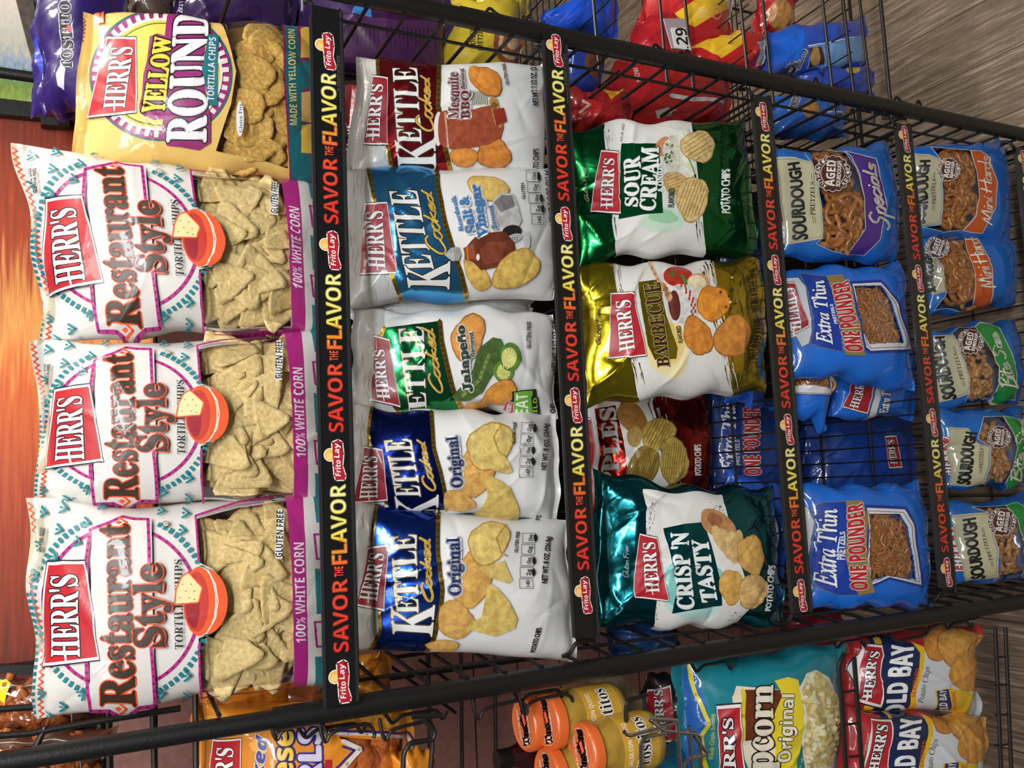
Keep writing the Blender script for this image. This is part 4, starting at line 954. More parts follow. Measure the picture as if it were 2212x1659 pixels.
# ------------------------------------------------------------------ third shelf: foil bags
def foil_bag(view, quad, Y, seed, label, col, white, D, art, amp=.0055, base='cfcfcd', creases=34, name='potato_chip_bag', wob=.006):
    sh = Shape(quad, Y, D, seal=.04); A = Art(sh, view)
    A.poly('colour_band', white, 'dcdad6', 'matte')
    art(A)
    return make_bag(name, label, sh, A, col, 'foil', None, amp=amp, creases=creases, seed=seed, back=col, wob=wob, nx=80)
def sour(A):
    T = lambda s, q, c, st='sansb', **k: A.text('lettering', s, q, c, st, **k)
    G = '128a48'; r = random.Random(3)
    A.ell('colour_band', (930,1020), 190, 95, 'c3dcc6', 'matte', wob=.2, rot=-.2); A.ell('colour_band', (930,985), 120, 55, '9ccaa6', 'matte', wob=.2, seed=2)
    A.jag('pattern', (455,285), (520,1150), 42, '0d5c30', 'foil', 1, 60); A.jag('pattern', (1180,250), (1250,1190), 50, '0d5c30', 'foil', 2, 60); A.jag('pattern', (500,285), (560,1150), 34, 'dcdad6', 'matte', 4, 40)
    A.poly('colour_band', [(605,400),(890,405),(930,960),(780,970),(580,1005)], G, 'foil')
    A.ell('picture', (935,430), 60, 85, 'cf8a66', 'photo', rot=.5); A.ell('picture', (1000,500), 75, 145, 'cfd2c6', 'photo', wob=.2); 
    for k in range(14): A.ell('picture', (960+r.uniform(-20, 50), 470+r.uniform(-60, 90)), 8, 14, '4e7040', n=8, rot=r.uniform(0, 3))
    A.ell('picture', (1075,330), 45, 50, 'e2e6dc', 'photo'); A.poly('picture', [(1060,560),(1140,440),(1190,640),(1130,690)], 'e4ead8', 'photo'); A.line('picture', [(1120,500),(1180,640)], 14, '7aa860')
    A.chip((1210,430), 120, 140, 'd8c088', seed=41, rot=1.0, ridges=6, edge='b99858'); A.chip((1020,720), 95, 85, 'd2b478', seed=42, rot=1.2, ridges=6, edge='a8844a'); A.chip((1160,845), 125, 175, 'd9c288', seed=43, rot=.35, ridges=8, edge='b99858')
    T('SOUR', [(725,905),(745,505),(625,520),(630,900)], 'e6ebe6', 'serifb', ol=[(11, '113a22')], bold=4); T('CREAM', [(860,945),(890,440),(765,440),(745,935)], 'e6ebe6', 'serifb', ol=[(11, '113a22')], bold=4); T('& ONION', [(925,795),(915,570),(870,572),(880,795)], 'e6ebe6', 'serifb', bold=1.5); T('FLAVORED', [(1012,912),(1015,765),(968,765),(965,912)], '2c4a34', 'sans', bold=1.5)
    T('POTATO CHIPS', [(1458,960),(1455,612),(1400,615),(1392,960)], 'e4e8e2', 'sans', bold=3); T('NET WT. 8 1/2 OZ. (240.9g)', [(1430,585),(1425,260),(1405,262),(1405,585)], '0a2c18', 'sans', bold=1.5)
    A.hand('lettering', 'Gluten Free', [(345,880),(330,600),(305,604),(318,880)], 6, 'a8b890'); T('AUG 28, 2022', [(605,395),(622,280),(602,276),(590,392)], '444444', 'sans')
    A.badge([(592,965),(580,468),(442,462),(352,960)], [(530,915),(548,525),(468,522),(430,915)], w=8)
foil_bag('C1', [(1244,565),(1230,260),(1646,243),(1672,542)], (.085,.045), 41, 'green foil bag of sour cream and onion chips with ridged chip picture', '0b6b34',
         [(440,180),(500,600),(560,1400),(1280,1400),(1240,900),(1150,180)], .060, sour)
def barb(A):
    T = lambda s, q, c, st='sansb', **k: A.text('lettering', s, q, c, st, **k)
    r = random.Random(5)
    A.ell('colour_band', (960,740), 190, 230, 'ead9a6', 'matte', wob=.15); A.ell('colour_band', (960,700), 150, 180, 'e6cc80', 'matte', wob=.15, seed=3)
    A.jag('pattern', (520,60), (740,1050), 45, 'b8a428', 'foil', 1, 70); A.jag('pattern', (1260,50), (1500,1050), 50, 'b8a428', 'foil', 2, 70); A.jag('pattern', (1290,50), (1490,1050), 34, 'efece4', 'matte', 4, 50)
    A.poly('colour_band', [(725,220),(900,195),(960,480),(1050,740),(1035,830),(860,840),(800,720),(760,420)], 'b9aa2a', 'foil')
    A.ell('picture', (1055,170), 115, 90, 'b32a22', 'photo', wob=.1); 
    for k in range(6): t = k*1.05+.3; A.line('picture', [(1010,155), (1010+50*math.cos(t), 155+50*math.sin(t))], 9, '3f6a2c')
    A.ell('picture', (1205,235), 92, 84, 'cf9a70', 'photo'); A.ell('picture', (1190,240), 74, 76, 'e2d6b4', 'photo'); A.line('picture', [(1080,170),(1110,235)], 28, '4f7a3a')
    A.poly('picture', [(985,270),(1050,235),(1150,250),(1220,330),(1235,430),(1180,520),(1110,545),(1040,540)], 'd2d4d6', 'photo'); A.ell('picture', (1015,400), 60, 148, 'dcdcda', rot=-.12); A.ell('picture', (1025,405), 44, 120, '63281e', 'photo', rot=-.12)
    for i in range(12):
        for j in range(3):
            if (i+j) % 2 == 0: t = i/12; x = lerp(1065, 1150, math.sin(t*2.6)); y = 240+t*300; A.poly('picture', [(x+j*14, y), (x+14+j*14, y), (x+14+j*14, y+24), (x+j*14, y+24)], 'b0322c')
    A.line('picture', [(820,70),(890,200),(945,300)], 26, 'cfa67c', 'photo'); A.line('picture', [(930,240),(985,350)], 50, 'c69a6e', 'photo')
    A.chip((1320,390), 118, 145, 'dc9030', seed=51, rot=.2, edge='b8661c'); A.chip((1205,650), 105, 155, 'c98234', seed=52, rot=-.2, edge='a05a1c'); A.chip((1475,655), 150, 155, 'd08a3a', seed=53, edge='a86024')
    for k in range(9): A.ell('picture', (1370+r.uniform(0, 130), 170+r.uniform(0, 290)), 11, 11, r.choice(['3a2c20', '6a3a28', 'c8b088']), n=10)
    T('BARBECUE', [(975,890),(905,222),(775,240),(880,895)], '3a1816', 'serifb', ol=[(5, 'd8cc7c')], bold=1.5); T('FLAVORED', [(1090,700),(1070,565),(1038,568),(1052,702)], '3a2a1a', 'sans', bold=1)
    T('POTATO CHIPS', [(1690,830),(1718,505),(1668,500),(1640,830)], '2a2412', 'sans', bold=2); T('NET WT. 8 1/2 OZ. (241g)', [(1700,450),(1655,115),(1618,120),(1662,455)], '2a2412', 'sans', bold=1.5); A.hand('lettering', 'Gluten Free', [(432,720),(440,430),(395,430),(400,720)], 6, '3a3210')
    A.badge([(788,805),(688,308),(520,308),(495,828)], [(690,755),(655,370),(555,378),(580,775)], w=8)
foil_bag('C2', [(1266,880),(1246,566),(1682,546),(1702,842)], (.075,.040), 42, 'gold foil barbecue chip bag with tomato and dip bowl picture', 'b9a41e',
         [(510,-100),(520,60),(620,500),(740,1200),(1500,1200),(1400,560),(1260,-100)], .065, barb, amp=.0062)
def ripp(A):
    T = lambda s, q, c, st='sansb', **k: A.text('lettering', s, q, c, st, **k)
    A.jag('pattern', (840,1090), (1030,1900), 48, '8c1e16', 'foil', 1, 60); A.jag('pattern', (900,1090), (1050,1900), 40, 'c8c6c2', 'matte', 2, 30)
    A.poly('colour_band', [(400,1210),(560,1190),(600,1400),(640,1700),(620,2000),(450,2000),(420,1600)], 'b02a20', 'foil')
    A.ell('picture', (690,1300), 105, 150, '9a7038', 'photo', rot=-.5, wob=.1); A.chip((890,1430), 120, 140, 'bfa350', seed=61, rot=.5, ridges=8, edge='94803c'); A.chip((1015,1640), 115, 175, 'bfa650', seed=62, rot=.1, ridges=10, edge='94803c'); A.chip((765,1690), 115, 170, '9c8034', seed=63, rot=.3, ridges=10, edge='77622a'); A.chip((700,1450), 60, 80, 'b09a58', seed=64, ridges=5)
    T('RIPPLES', [(590,2080),(560,1215),(445,1225),(475,2080)], 'cfcac4', 'serifb', ol=[(7, '3a1210')], bold=6)
    T('POTATO CHIPS', [(1222,1755),(1215,1515),(1165,1515),(1180,1755)], 'd8d2cc', 'sans', bold=2.5); T('NET WT. 9 OZ. (255g)', [(1200,1450),(1205,1190),(1165,1190),(1165,1450)], '3a0f0a', 'sans', bold=1)
    A.badge([(400,2090),(360,1305),(240,1300),(235,2090)], [(360,2060),(320,1360),(260,1360),(270,2060)], w=9)
foil_bag('C2', [(1262,1098),(1262,852),(1560,845),(1558,1072)], (.285,.235), 43, 'red foil ripples chip bag leaning at the back of the third shelf', '8e1d15',
         [(200,1000),(830,1050),(1060,2200),(200,2200)], .055, ripp)
def crisp(A):
    T = lambda s, q, c, st='sansb', **k: A.text('lettering', s, q, c, st, **k)
    A.ell('colour_band', (1160,1180), 270, 250, 'b4d8d2', 'matte', wob=.12); A.ell('colour_band', (1180,1140), 235, 235, '7fc0ba', 'matte', wob=.12, seed=4)
    A.jag('pattern', (850,500), (790,780), 34, '0d5a62', 'foil', 1, 30); A.jag('pattern', (880,1280), (860,1450), 30, '0d5a62', 'foil', 5, 24); A.jag('pattern', (1540,1380), (1480,1460), 40, '0d5a62', 'foil', 2, 24); A.jag('pattern', (1300,520), (1440,560), 30, '0d5a62', 'foil', 6, 24)
    A.poly('colour_band', [(938,705),(1100,670),(1260,655),(1320,830),(1400,1150),(1400,1320),(1200,1350),(1005,1380),(1040,1200),(1000,920)], '0f6e78', 'foil')
    A.ell('picture', (1370,670), 100, 150, 'b5845a', 'photo', rot=-.9, wob=.1); A.ell('picture', (1350,640), 50, 70, '9a6844', 'photo', rot=-.9)
    for k, (x, y, r_) in enumerate([(1400,800,-.5), (1440,835,-.3), (1490,860,-.1), (1530,850,.05)]): A.ell('picture', (x, y), 52, 130, ('d8bc82', 'd2b27a')[k % 2], 'photo', rot=r_, wob=.05)
    A.chip((1635,920), 100, 165, 'd2a85c', seed=71, rot=-.2); A.chip((1470,1170), 85, 140, 'd0a558', seed=72, rot=.1); A.chip((1640,1205), 105, 150, 'd8b478', seed=73, rot=.35)
    T("CRISP 'N", [(1175,1345),(1130,735),(1000,745),(1050,1345)], 'e9edec', 'serifb', ol=[(5, '0c2c34')], bold=5); T('TASTY', [(1365,1290),(1290,790),(1165,800),(1240,1290)], 'e9edec', 'serifb', ol=[(5, '0c2c34')], bold=5)
    T('POTATO CHIPS', [(1775,1358),(1830,1005),(1780,1000),(1738,1358)], 'e6eae8', 'sans', bold=3); T('NET WT. 9 OZ. (255g)', [(1822,920),(1815,640),(1790,640),(1798,920)], '06282c', 'sans', bold=1.5)
    A.hand('lettering', 'Gluten Free', [(660,1100),(650,850),(612,850),(610,1100)], 6, '9fc4c0')
    A.badge([(978,1285),(893,780),(740,745),(688,1250)], [(908,1215),(868,815),(770,822),(790,1215)], w=8, red='b0202e')
foil_bag('C3', [(1292,1362),(1302,1020),(1714,1058),(1728,1362)], (.075,.040), 44, 'teal foil bag of plain crisp potato chips, leftmost on the third shelf', '0c5f68',
         [(770,400),(800,760),(920,1000),(850,1600),(1420,1600),(1640,1320),(1500,820),(1400,400)], .068, crisp, amp=.0062)

# ------------------------------------------------------------------ fourth and lowest shelf: pretzels
BLU = '1d63b4'
def sourdough(view, quad, Y, seed, label, D, lab, sd, pz, em, band, bcol, bname, bt, win, metas, badge=None, n=26, nm='pretzel'):
    sh = Shape(quad, Y, D, seal=.04); A = Art(sh, view)
    A.win.append(sh.ab(A.img(win)))
    A.line('window_trim', win, 5, 'b9c4cc', closed=True)
    A.poly('colour_band', band, bcol, 'film'); A.line('colour_band', band, 5, 'd8cfc4', closed=True)
    if badge: A.badge(*badge, w=7)
    A.poly('paper_label', lab, 'b9b392', 'film'); c = sum(np.array(p, float) for p in lab)/len(lab); A.line('paper_label', [c+(np.array(p)-c)*.95 for p in lab], 3, '6c6650', closed=True)
    A.text('lettering', 'SOURDOUGH', sd, '211f1c', 'sans', bold=5.5)
    A.text('lettering', 'PRETZELS', pz, '2c2924', 'serifb')
    BLp, BR, TR, TL = [np.array(p, float) for p in pz]; w = (BLp-BR)*.22; u = BLp-TL
    for k in (.3, .7):
        for (p, s) in ((TL, 1), (TR, -1)): q = p+u*k+w*.12*s; A.line('lettering', [q, q+w*s], 4, '4a463c')
    if em:
        (cx, cy), R, rot = em; pts = [(cx+R*(1+.045*math.cos(16*t))*math.cos(t), cy+R*(1+.045*math.cos(16*t))*math.sin(t)) for t in [2*PI*k/96 for k in range(96)]]
        A.poly('emblem', pts, '4c2c22'); A.line('emblem', pts, 6, 'd8cfc8', closed=True); A.ell('emblem', em[0], R*.70, R*.70, 'd8cfc8'); A.ell('emblem', em[0], R*.66, R*.66, '4c2c22')
        cr, sr = math.cos(rot), math.sin(rot); f = lambda x, y: (cx+(x*cr-y*sr)*R, cy+(x*sr+y*cr)*R)
        A.text('emblem', 'AGED', [f(.12, .72), f(.12, -.72), f(-.36, -.72), f(-.36, .72)], 'e6dfd8', 'sansb', bold=1); A.text('emblem', 'SOURDOUGH', [f(.46, .72), f(.46, -.72), f(.22, -.72), f(.22, .72)], 'e6dfd8', 'sans', bold=1.5)
        for word, t0, t1, sg in (('AUTHENTIC', 200, 340, 1), ('RECIPE', 160, 20, -1)):
            for k, ch in enumerate(word):
                pass
        for word, flip in (('AUTHENTIC', 1), ('RECIPE', -1)):
            m = len(word)
            for k, ch in enumerate(word):
                ang = (k-(m-1)/2)*.27; a = (PI-ang) if flip > 0 else ang*1.0
                r0 = .84; px, py = (r0*math.cos(a), r0*math.sin(a)*1.0)
                if flip > 0: px, py = -r0*math.cos(ang), -r0*math.sin(ang); ux, uy = -math.cos(ang), -math.sin(ang); tx, ty = math.sin(ang), -math.cos(ang)
                else: px, py = r0*math.cos(ang), -r0*math.sin(ang); ux, uy = -math.cos(ang), math.sin(ang); tx, ty = -math.sin(ang), -math.cos(ang)
                hw, hh = .075, .085
                q = [(px-tx*hw-ux*hh, py-ty*hw-uy*hh), (px+tx*hw-ux*hh, py+ty*hw-uy*hh), (px+tx*hw+ux*hh, py+ty*hw+uy*hh), (px-tx*hw+ux*hh, py-ty*hw+uy*hh)]
                A.text('emblem', ch, [f(*p) for p in q], 'e6dfd8', 'sans', bold=1.2)
    A.hand('lettering', bname, bt, {'Specials': 17, 'Mini Hards': 12, 'Bite Size': 14}[bname], 'e9e2d2')
    root, at_ = make_bag('pretzel_bag', label, sh, A, BLU, 'film', None, amp=.0038, creases=18, seed=seed, back=BLU, nx=48, wob=.005)
    wp = A.win[0]; c = wp.mean(0); scatter(root, sh, [c+(p-c)*.9 for p in wp], metas, n, (.015, .027) if nm == 'pretzel' else (.011, .022), .12, seed, nm, .014 if nm == 'pretzel' else .008, hmin=.72 if nm == 'pretzel' else .6)
sourdough('D1', [(1690,556),(1668,318),(1956,298),(1978,566)], (.085,.045), 51, 'blue sourdough pretzel bag with a purple Specials band', .065,
    [(345,1192),(280,512),(430,508),(555,545),(640,900),(642,1140)], [(525,1140),(455,545),(375,555),(405,1150)], [(590,955),(570,698),(538,700),(548,955)], ((712,635), 138, .08),
    [(830,1280),(960,1295),(1080,1150),(1135,900),(1110,720),(1050,520),(870,470),(805,450),(860,500),(920,620),(968,820),(970,1060)], '4a2a80', 'Specials', [(1150,1080),(1030,560),(940,580),(1010,1060)],
    [(590,1180),(642,1130),(640,900),(560,560),(470,430),(610,425),(805,455),(900,590),(968,820),(970,1060),(840,1275),(720,1240)], TWIST, [[(345,1062),(305,632),(240,630),(240,1062)], [(320,1040),(300,660),(262,660),(262,1040)]], n=20)
def extrathin(view, quad, Y, seed, label, D, badge, white, dark, et, pz, gb, op, frame, win, n=36):
    sh = Shape(quad, Y, D, seal=.045); A = Art(sh, view)
    if white: A.poly('colour_band', white, 'cfd2d6', 'film'); A.line('colour_band', white, 6, '5a5248', closed=True)
    if dark: A.poly('colour_band', dark, '1c3c9c', 'film'); A.line('colour_band', dark, 6, '76684a', closed=True)
    if badge: A.badge(*badge, w=7, red='a3222e')
    r = random.Random(seed)
    TL, TR, BR, BL = [np.array(q, float) for q in quad]; v = np.array(VIEW[view][:2]); k = VIEW[view][2]
    for i in range(7):                                   # pale wheat ears
        t = r.uniform(.05, .95); b = r.uniform(.62, .95); p = (lerp(lerp(TL, TR, t), lerp(BL, BR, t), b)-v)*k; d = np.array((r.uniform(.6, 1), r.uniform(-.7, .7))); m = np.array((-d[1], d[0]))
        for j in range(6): q = p+d*j*18; A.line('pattern', [q, q+d*12+m*16], 6, '4f8ed8'); A.line('pattern', [q, q+d*12-m*16], 6, '4f8ed8')
    if et: A.text('lettering', 'Extra Thin', et, 'e9eaf0', 'serifi', ol=[(7, '14246a')], bold=3)
    if pz: A.text('lettering', 'PRETZELS', pz, 'd8dae4', 'sans', bold=2)
    if frame:
        A.poly('window_trim', frame, '17308c'); c = sum(np.array(p, float) for p in frame)/len(frame); A.poly('window_trim', [c+(np.array(p)-c)*.93 for p in frame], 'd9d9dc'); A.line('window_trim', [c+(np.array(p)-c)*.86 for p in frame], 5, '6f5a3c', closed=True)
        A.poly('picture', win, '2a1a10', 'photo'); A.win.append(sh.ab(A.img(win)))
        A.items = [i for i in A.items if i[0] != 'picture']
        # cut the trim where the window is: keep only the frame ring
    if gb: A.poly('colour_band', gb, '8a7748', 'film')
    if op: A.text('lettering', 'ONE POUNDER', op, 'b8242e', 'sansb', ol=[(7, 'e8e2d8')], bold=2)
    return sh, A, label, seed, win, n
def ring(A, part):                                       # remove trim faces that would cover the clear window
    w = A.win[0] if A.win else None
    out = []
    for it in A.items:
        if it[0] == part and w is not None:
            T = it[3]; fine = clip_axis(clip_axis([[tuple(v) for v in t] for t in T], 0, 120), 1, 170); keep = []
            for p in fine:
                c = (sum(v[0] for v in p)/len(p), sum(v[1] for v in p)/len(p))
                if not in_poly(c, [tuple(q) for q in w]):
                    for m in range(1, len(p)-1): keep.append([p[0], p[m], p[m+1]])
            if keep: out.append((it[0], it[1], it[2], np.array(keep)))
        else: out.append(it)
    A.items = out
def build_thin(sh, A, label, seed, win, n, base='1a6ad0'):
    if A.win: ring(A, 'window_trim'); ring(A, 'pattern')
    root, at_ = make_bag('pretzel_bag', label, sh, A, base, 'film', None, amp=.0042, creases=22, seed=seed, back=base, nx=48, wob=.007)
    if A.win:
        wp = A.win[0]; c = wp.mean(0); scatter(root, sh, [c+(p-c)*.92 for p in wp], THIN, int(n*1.7), (.009, .018), .22, seed, 'pretzel', .008, hmin=.6)
build_thin(*extrathin('D2', [(1708,812),(1692,578),(1984,554),(2004,842)], (.075,.040), 52, 'blue one pounder bag of extra thin pretzels beside the purple-banded bag', .060,
    ([(380,645),(535,560),(410,220),(250,215)], [(470,580),(405,265),(300,265),(350,590)]), [(345,180),(440,180),(500,260),(560,600),(545,690),(490,720),(440,640),(380,660)], [(455,150),(680,165),(750,400),(800,760),(620,720),(555,690),(570,560),(520,300)],
    [(715,700),(640,205),(540,230),(600,680)], [(755,540),(712,390),(690,392),(730,540)], [(660,170),(780,165),(860,260),(900,480),(965,790),(810,780),(790,600),(740,420)], [(945,755),(830,205),(700,235),(815,750)],
    [(850,215),(1080,205),(1230,360),(1340,755),(1000,770),(960,740),(900,450)], [(875,250),(1080,250),(1170,370),(1265,690),(990,700),(935,600),(900,420)]))
build_thin(*extrathin('D3', [(1748,1318),(1730,1040),(2030,1043),(2046,1322)], (.070,.035), 53, 'blue one pounder bag of extra thin pretzels in the left corner of the fourth shelf', .062,
    None, [(480,510),(540,525),(575,640),(530,860),(520,1050),(580,1160),(540,1180),(440,1180),(440,520)], [(570,520),(640,490),(830,480),(830,800),(1000,1150),(900,1210),(760,1215),(620,1160),(540,1040),(545,860),(580,700)],
    [(745,1150),(745,540),(620,560),(570,1120)], [(815,935),(808,715),(770,720),(752,935)], [(810,480),(935,475),(985,620),(975,820),(990,1000),(1035,1185),(910,1210),(840,1050),(815,900),(825,650)], [(985,1165),(940,495),(820,520),(855,1165)],
    [(960,510),(1280,525),(1350,640),(1420,1150),(1150,1085),(1000,1150),(970,1000),(985,700)], [(990,575),(1235,580),(1290,680),(1355,1090),(1130,1060),(1005,1100),(995,900),(1000,700)]))
build_thin(*extrathin('D2', [(1708,905),(1700,700),(1830,690),(1795,922)], (.135,.105), 54, 'blue pretzel bag with a square window, half hidden behind the one pounder bag', .050, None, None, None, None, None, None, None,
    [(350,880),(700,880),(745,1105),(350,1090)], [(340,915),(680,930),(690,1050),(340,1035)], n=30))
build_thin(*extrathin('D2', [(1808,905),(1800,735),(2000,720),(1990,902)], (.165,.150), 55, 'blue pretzel bag showing its red badge, lying low in the middle of the fourth shelf', .050,
    ([(990,1240),(1060,960),(900,900),(790,1190)], [(915,1200),(985,965),(915,960),(850,1185)]), [(1000,1250),(1080,960),(1120,900),(1120,1000),(1060,1250),(960,1330)], None, [(1140,1240),(1175,1000),(1110,1000),(1075,1240)], None, None, None, None, None))
A_ = Art(Shape([(1735,1072),(1745,902),(1990,895),(2000,1075)], (.38,.30), .06), 'I')
A_.badge([(1950,1010),(1938,940),(1912,942),(1920,1012)], [(1940,1002),(1932,950),(1918,950),(1924,1002)], w=2)
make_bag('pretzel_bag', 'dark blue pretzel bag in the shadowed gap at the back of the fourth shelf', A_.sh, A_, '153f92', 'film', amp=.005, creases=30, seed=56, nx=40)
sh, A, lb, sd_, wn, nn_ = extrathin('C3', [(1545,1075),(1540,845),(1730,850),(1740,1085)], (.36,.34), 57, 'extra thin pretzel bag seen through the wires under the red ripples bag', .045,
    None, None, [(1400,-330),(1560,-330),(1560,300),(1400,300)], [(1500,250),(1505,-330),(1410,-330),(1400,250)], [(1540,200),(1535,0),(1505,0),(1505,200)], None, [(1690,280),(1690,-260),(1570,-260),(1570,280)], None, None)
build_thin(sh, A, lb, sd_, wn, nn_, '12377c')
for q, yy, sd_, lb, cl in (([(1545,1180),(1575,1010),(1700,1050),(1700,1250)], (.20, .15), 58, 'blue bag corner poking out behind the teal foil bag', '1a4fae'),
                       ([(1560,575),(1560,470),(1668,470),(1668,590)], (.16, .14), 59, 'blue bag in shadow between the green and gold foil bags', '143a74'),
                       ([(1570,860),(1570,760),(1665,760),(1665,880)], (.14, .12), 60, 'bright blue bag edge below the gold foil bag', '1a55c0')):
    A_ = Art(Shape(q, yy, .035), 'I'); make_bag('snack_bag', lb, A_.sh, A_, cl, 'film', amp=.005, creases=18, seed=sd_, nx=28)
SO = dict(metas=TWIST)
sourdough('D1', [(1992,500),(1966,306),(2205,292),(2212,535)], (.085,.050), 61, 'Mini Hards pretzel bag with an orange band, against the right post', .060,
    [(1400,1035),(1335,470),(1480,480),(1575,530),(1575,900),(1550,1030)], [(1445,1020),(1480,530),(1410,530),(1365,1020)], [(1522,870),(1532,672),(1502,672),(1492,870)], ((1625,600), 88, .1),
    [(1740,1090),(1890,1105),(1990,900),(2000,700),(1930,500),(1870,455),(1795,455),(1840,620),(1860,820),(1840,960)], 'c2541c', 'Mini Hards', [(1960,1030),(1935,500),(1840,520),(1880,1010)],
    [(1430,1045),(1555,1035),(1580,900),(1580,540),(1480,420),(1790,450),(1840,620),(1860,820),(1835,960),(1735,1085),(1580,1095)], TWIST, None, n=26)
sourdough('D2', [(2012,680),(1988,500),(2222,500),(2232,655)], (.100,.065), 62, 'sourdough pretzel bag with an orange Mini Hards band, nearer the middle', .060,
    [(1480,320),(1420,-30),(1500,-10),(1570,100),(1605,290)], [(1525,290),(1490,10),(1440,-10),(1455,290)], [(1540,170),(1530,60),(1505,64),(1515,172)], ((1540,-60), 85, .3),
    [(1810,440),(1940,430),(1975,300),(1960,100),(1850,-130),(1740,-160),(1760,-40),(1830,140),(1835,260)], 'c2541c', 'Mini Hards', [(1985,250),(1820,-160),(1740,-130),(1870,270)],
    [(1500,440),(1605,300),(1570,90),(1500,-20),(1560,-150),(1740,-150),(1765,-40),(1830,140),(1835,260),(1800,435),(1650,425)], TWIST, None, n=22)
BITE = dict()
sourdough('D2', [(2034,885),(2010,712),(2226,678),(2232,862)], (.085,.050), 63, 'Bite Size pretzel bag with a green band, next to the orange banded bags', .060,
    [(1550,1160),(1490,640),(1640,615),(1700,700),(1785,960),(1780,1090)], [(1680,1120),(1580,640),(1510,650),(1580,1130)], [(1745,975),(1690,765),(1665,770),(1712,978)], ((1790,680), 95, .2),
    [(1950,1165),(2140,1130),(2150,920),(2110,760),(2010,560),(1870,545),(1830,560),(1920,700),(2010,880),(2020,1000)], '1f8a3a', 'Bite Size', [(2150,1040),(1990,620),(1925,640),(2020,1040)],
    [(1740,1180),(1785,1090),(1785,960),(1700,700),(1640,600),(1700,570),(1830,560),(1920,700),(2010,880),(2015,1010),(1945,1160)], NUG, [[(1545,1075),(1500,900),(1400,900),(1400,1080)], [(1530,1070),(1500,920),(1440,920),(1450,1070)]], n=60, nm='pretzel_nugget')
sourdough('D3', [(2055,1065),(2030,885),(2240,872),(2245,1048)], (.085,.050), 64, 'sourdough pretzel bag with a green Bite Size band, middle of the three', .060,
    [(1650,375),(1625,-100),(1780,-90),(1850,20),(1950,60),(1940,200),(1900,350)], [(1795,345),(1840,-50),(1760,-60),(1700,345)], [(1890,222),(1900,70),(1865,60),(1860,222)], ((2010,-20), 85, .1),
    [(2050,385),(2230,340),(2240,100),(2220,-150),(2060,-190),(2120,-60),(2155,60),(2130,220),(2080,330)], '1f8a3a', 'Bite Size', [(2190,320),(2210,-150),(2145,-150),(2100,320)],
    [(1800,390),(1905,350),(1950,200),(1955,60),(1850,-10),(1900,-180),(2060,-185),(2120,-60),(2155,60),(2130,220),(2050,385)], NUG, [[(1690,270),(1670,0),(1590,-30),(1600,280)], [(1650,260),(1640,30),(1600,20),(1605,260)]], n=50, nm='pretzel_nugget')
sourdough('D3', [(2070,1275),(2045,1092),(2245,1062),(2250,1250)], (.085,.050), 65, 'Bite Size pretzel bag with a green band at the lowest shelf left end', .060,
    [(1760,1125),(1640,590),(1920,565),(1960,700),(2010,850),(2000,1070)], [(1905,1085),(1825,610),(1735,625),(1810,1100)], [(1970,940),(1912,735),(1885,740),(1940,942)], ((2035,640), 108, .15),
    [(2180,1100),(2240,1080),(2250,560),(2150,480),(2060,500),(2160,620),(2212,800),(2210,960)], '1f8a3a', 'Bite Size', [(2290,1000),(2290,600),(2220,600),(2220,1000)],
    [(1940,1130),(2005,1070),(2015,850),(1960,690),(1920,560),(1800,530),(1900,505),(2060,500),(2160,620),(2212,800),(2210,960),(2170,1110)], NUG, [[(1790,1025),(1710,690),(1620,680),(1660,1025)], [(1745,990),(1690,720),(1640,720),(1670,990)]], n=60, nm='pretzel_nugget')

# ------------------------------------------------------------------ bags standing behind in the shade of the second shelf
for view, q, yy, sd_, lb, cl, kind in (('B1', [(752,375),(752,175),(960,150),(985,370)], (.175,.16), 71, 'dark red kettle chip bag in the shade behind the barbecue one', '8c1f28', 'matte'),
      ('I', [(765,705),(765,630),(1170,640),(1170,680)], (.14, .13), 72, 'white and blue bag edge between the sky blue and dark green banded bags', 'c8c8c6', 'matte'),
      ('I', [(765,925),(770,850),(900,860),(905,915)], (.16, .15), 73, 'green bag edge behind the jalapeño bag', '17542f', 'film')):
    A_ = Art(Shape(q, yy, .04), view)
    if sd_ == 71:
        A_.badge([(265,1250),(262,855),(150,850),(150,1260)], [(235,1210),(240,900),(165,905),(150,1210)], w=7)
    make_bag('potato_chip_bag', lb, A_.sh, A_, cl, kind, amp=.004, creases=14, seed=sd_, nx=30)

# ------------------------------------------------------------------ right: the neighbouring basket rack and its bags
def simple_bag(label, quad, Y, seed, col, D=.05, art=None, view='I', kind='film', amp=.005, name='snack_bag', creases=22, win=None):
    sh = Shape(quad, Y, D); A = Art(sh, view)
    if art: art(A)
    return make_bag(name, label, sh, A, col, kind, None, amp=amp, creases=creases, seed=seed, nx=36, wob=.007)+(sh, A)
nb = empty('basket_rack', (.75, .2, FLOOR), 'black wire basket rack standing to the right, seen past the right post', 'basket rack'); no = np.array((.75, .2, FLOOR))
for x in (1283, 1427, 1482, 1602, 1651, 1781, 1826, 1862):
    p = at(x, 20, .16); MB().tube([(.53, .16, p[2]-.004), (1.35, .16, p[2]+.02)], .0033, 8).build('basket_rod', BLACK, nb, no)
p = at(1906, 40, .16); MB().tube([(.53, .16, p[2]), (1.35, .16, p[2])], .0042, 8).build('basket_rim', BLACK, nb, no)
for k in range(46):
    if 12 <= k < 26: continue
    z = -.42-.0165*k; MB().tube([(.54, .52, z-.10), (1.45, .52, z-.10)], .0016, 6).build('back_wire', BLACK, nb, no)
for xx in (.60, .98, 1.30):
    for y in (.165, .52): MB().tube([(xx, y, -1.30), (xx, y, -.30)], .0034, 8).build('basket_rib', BLACK, nb, no)
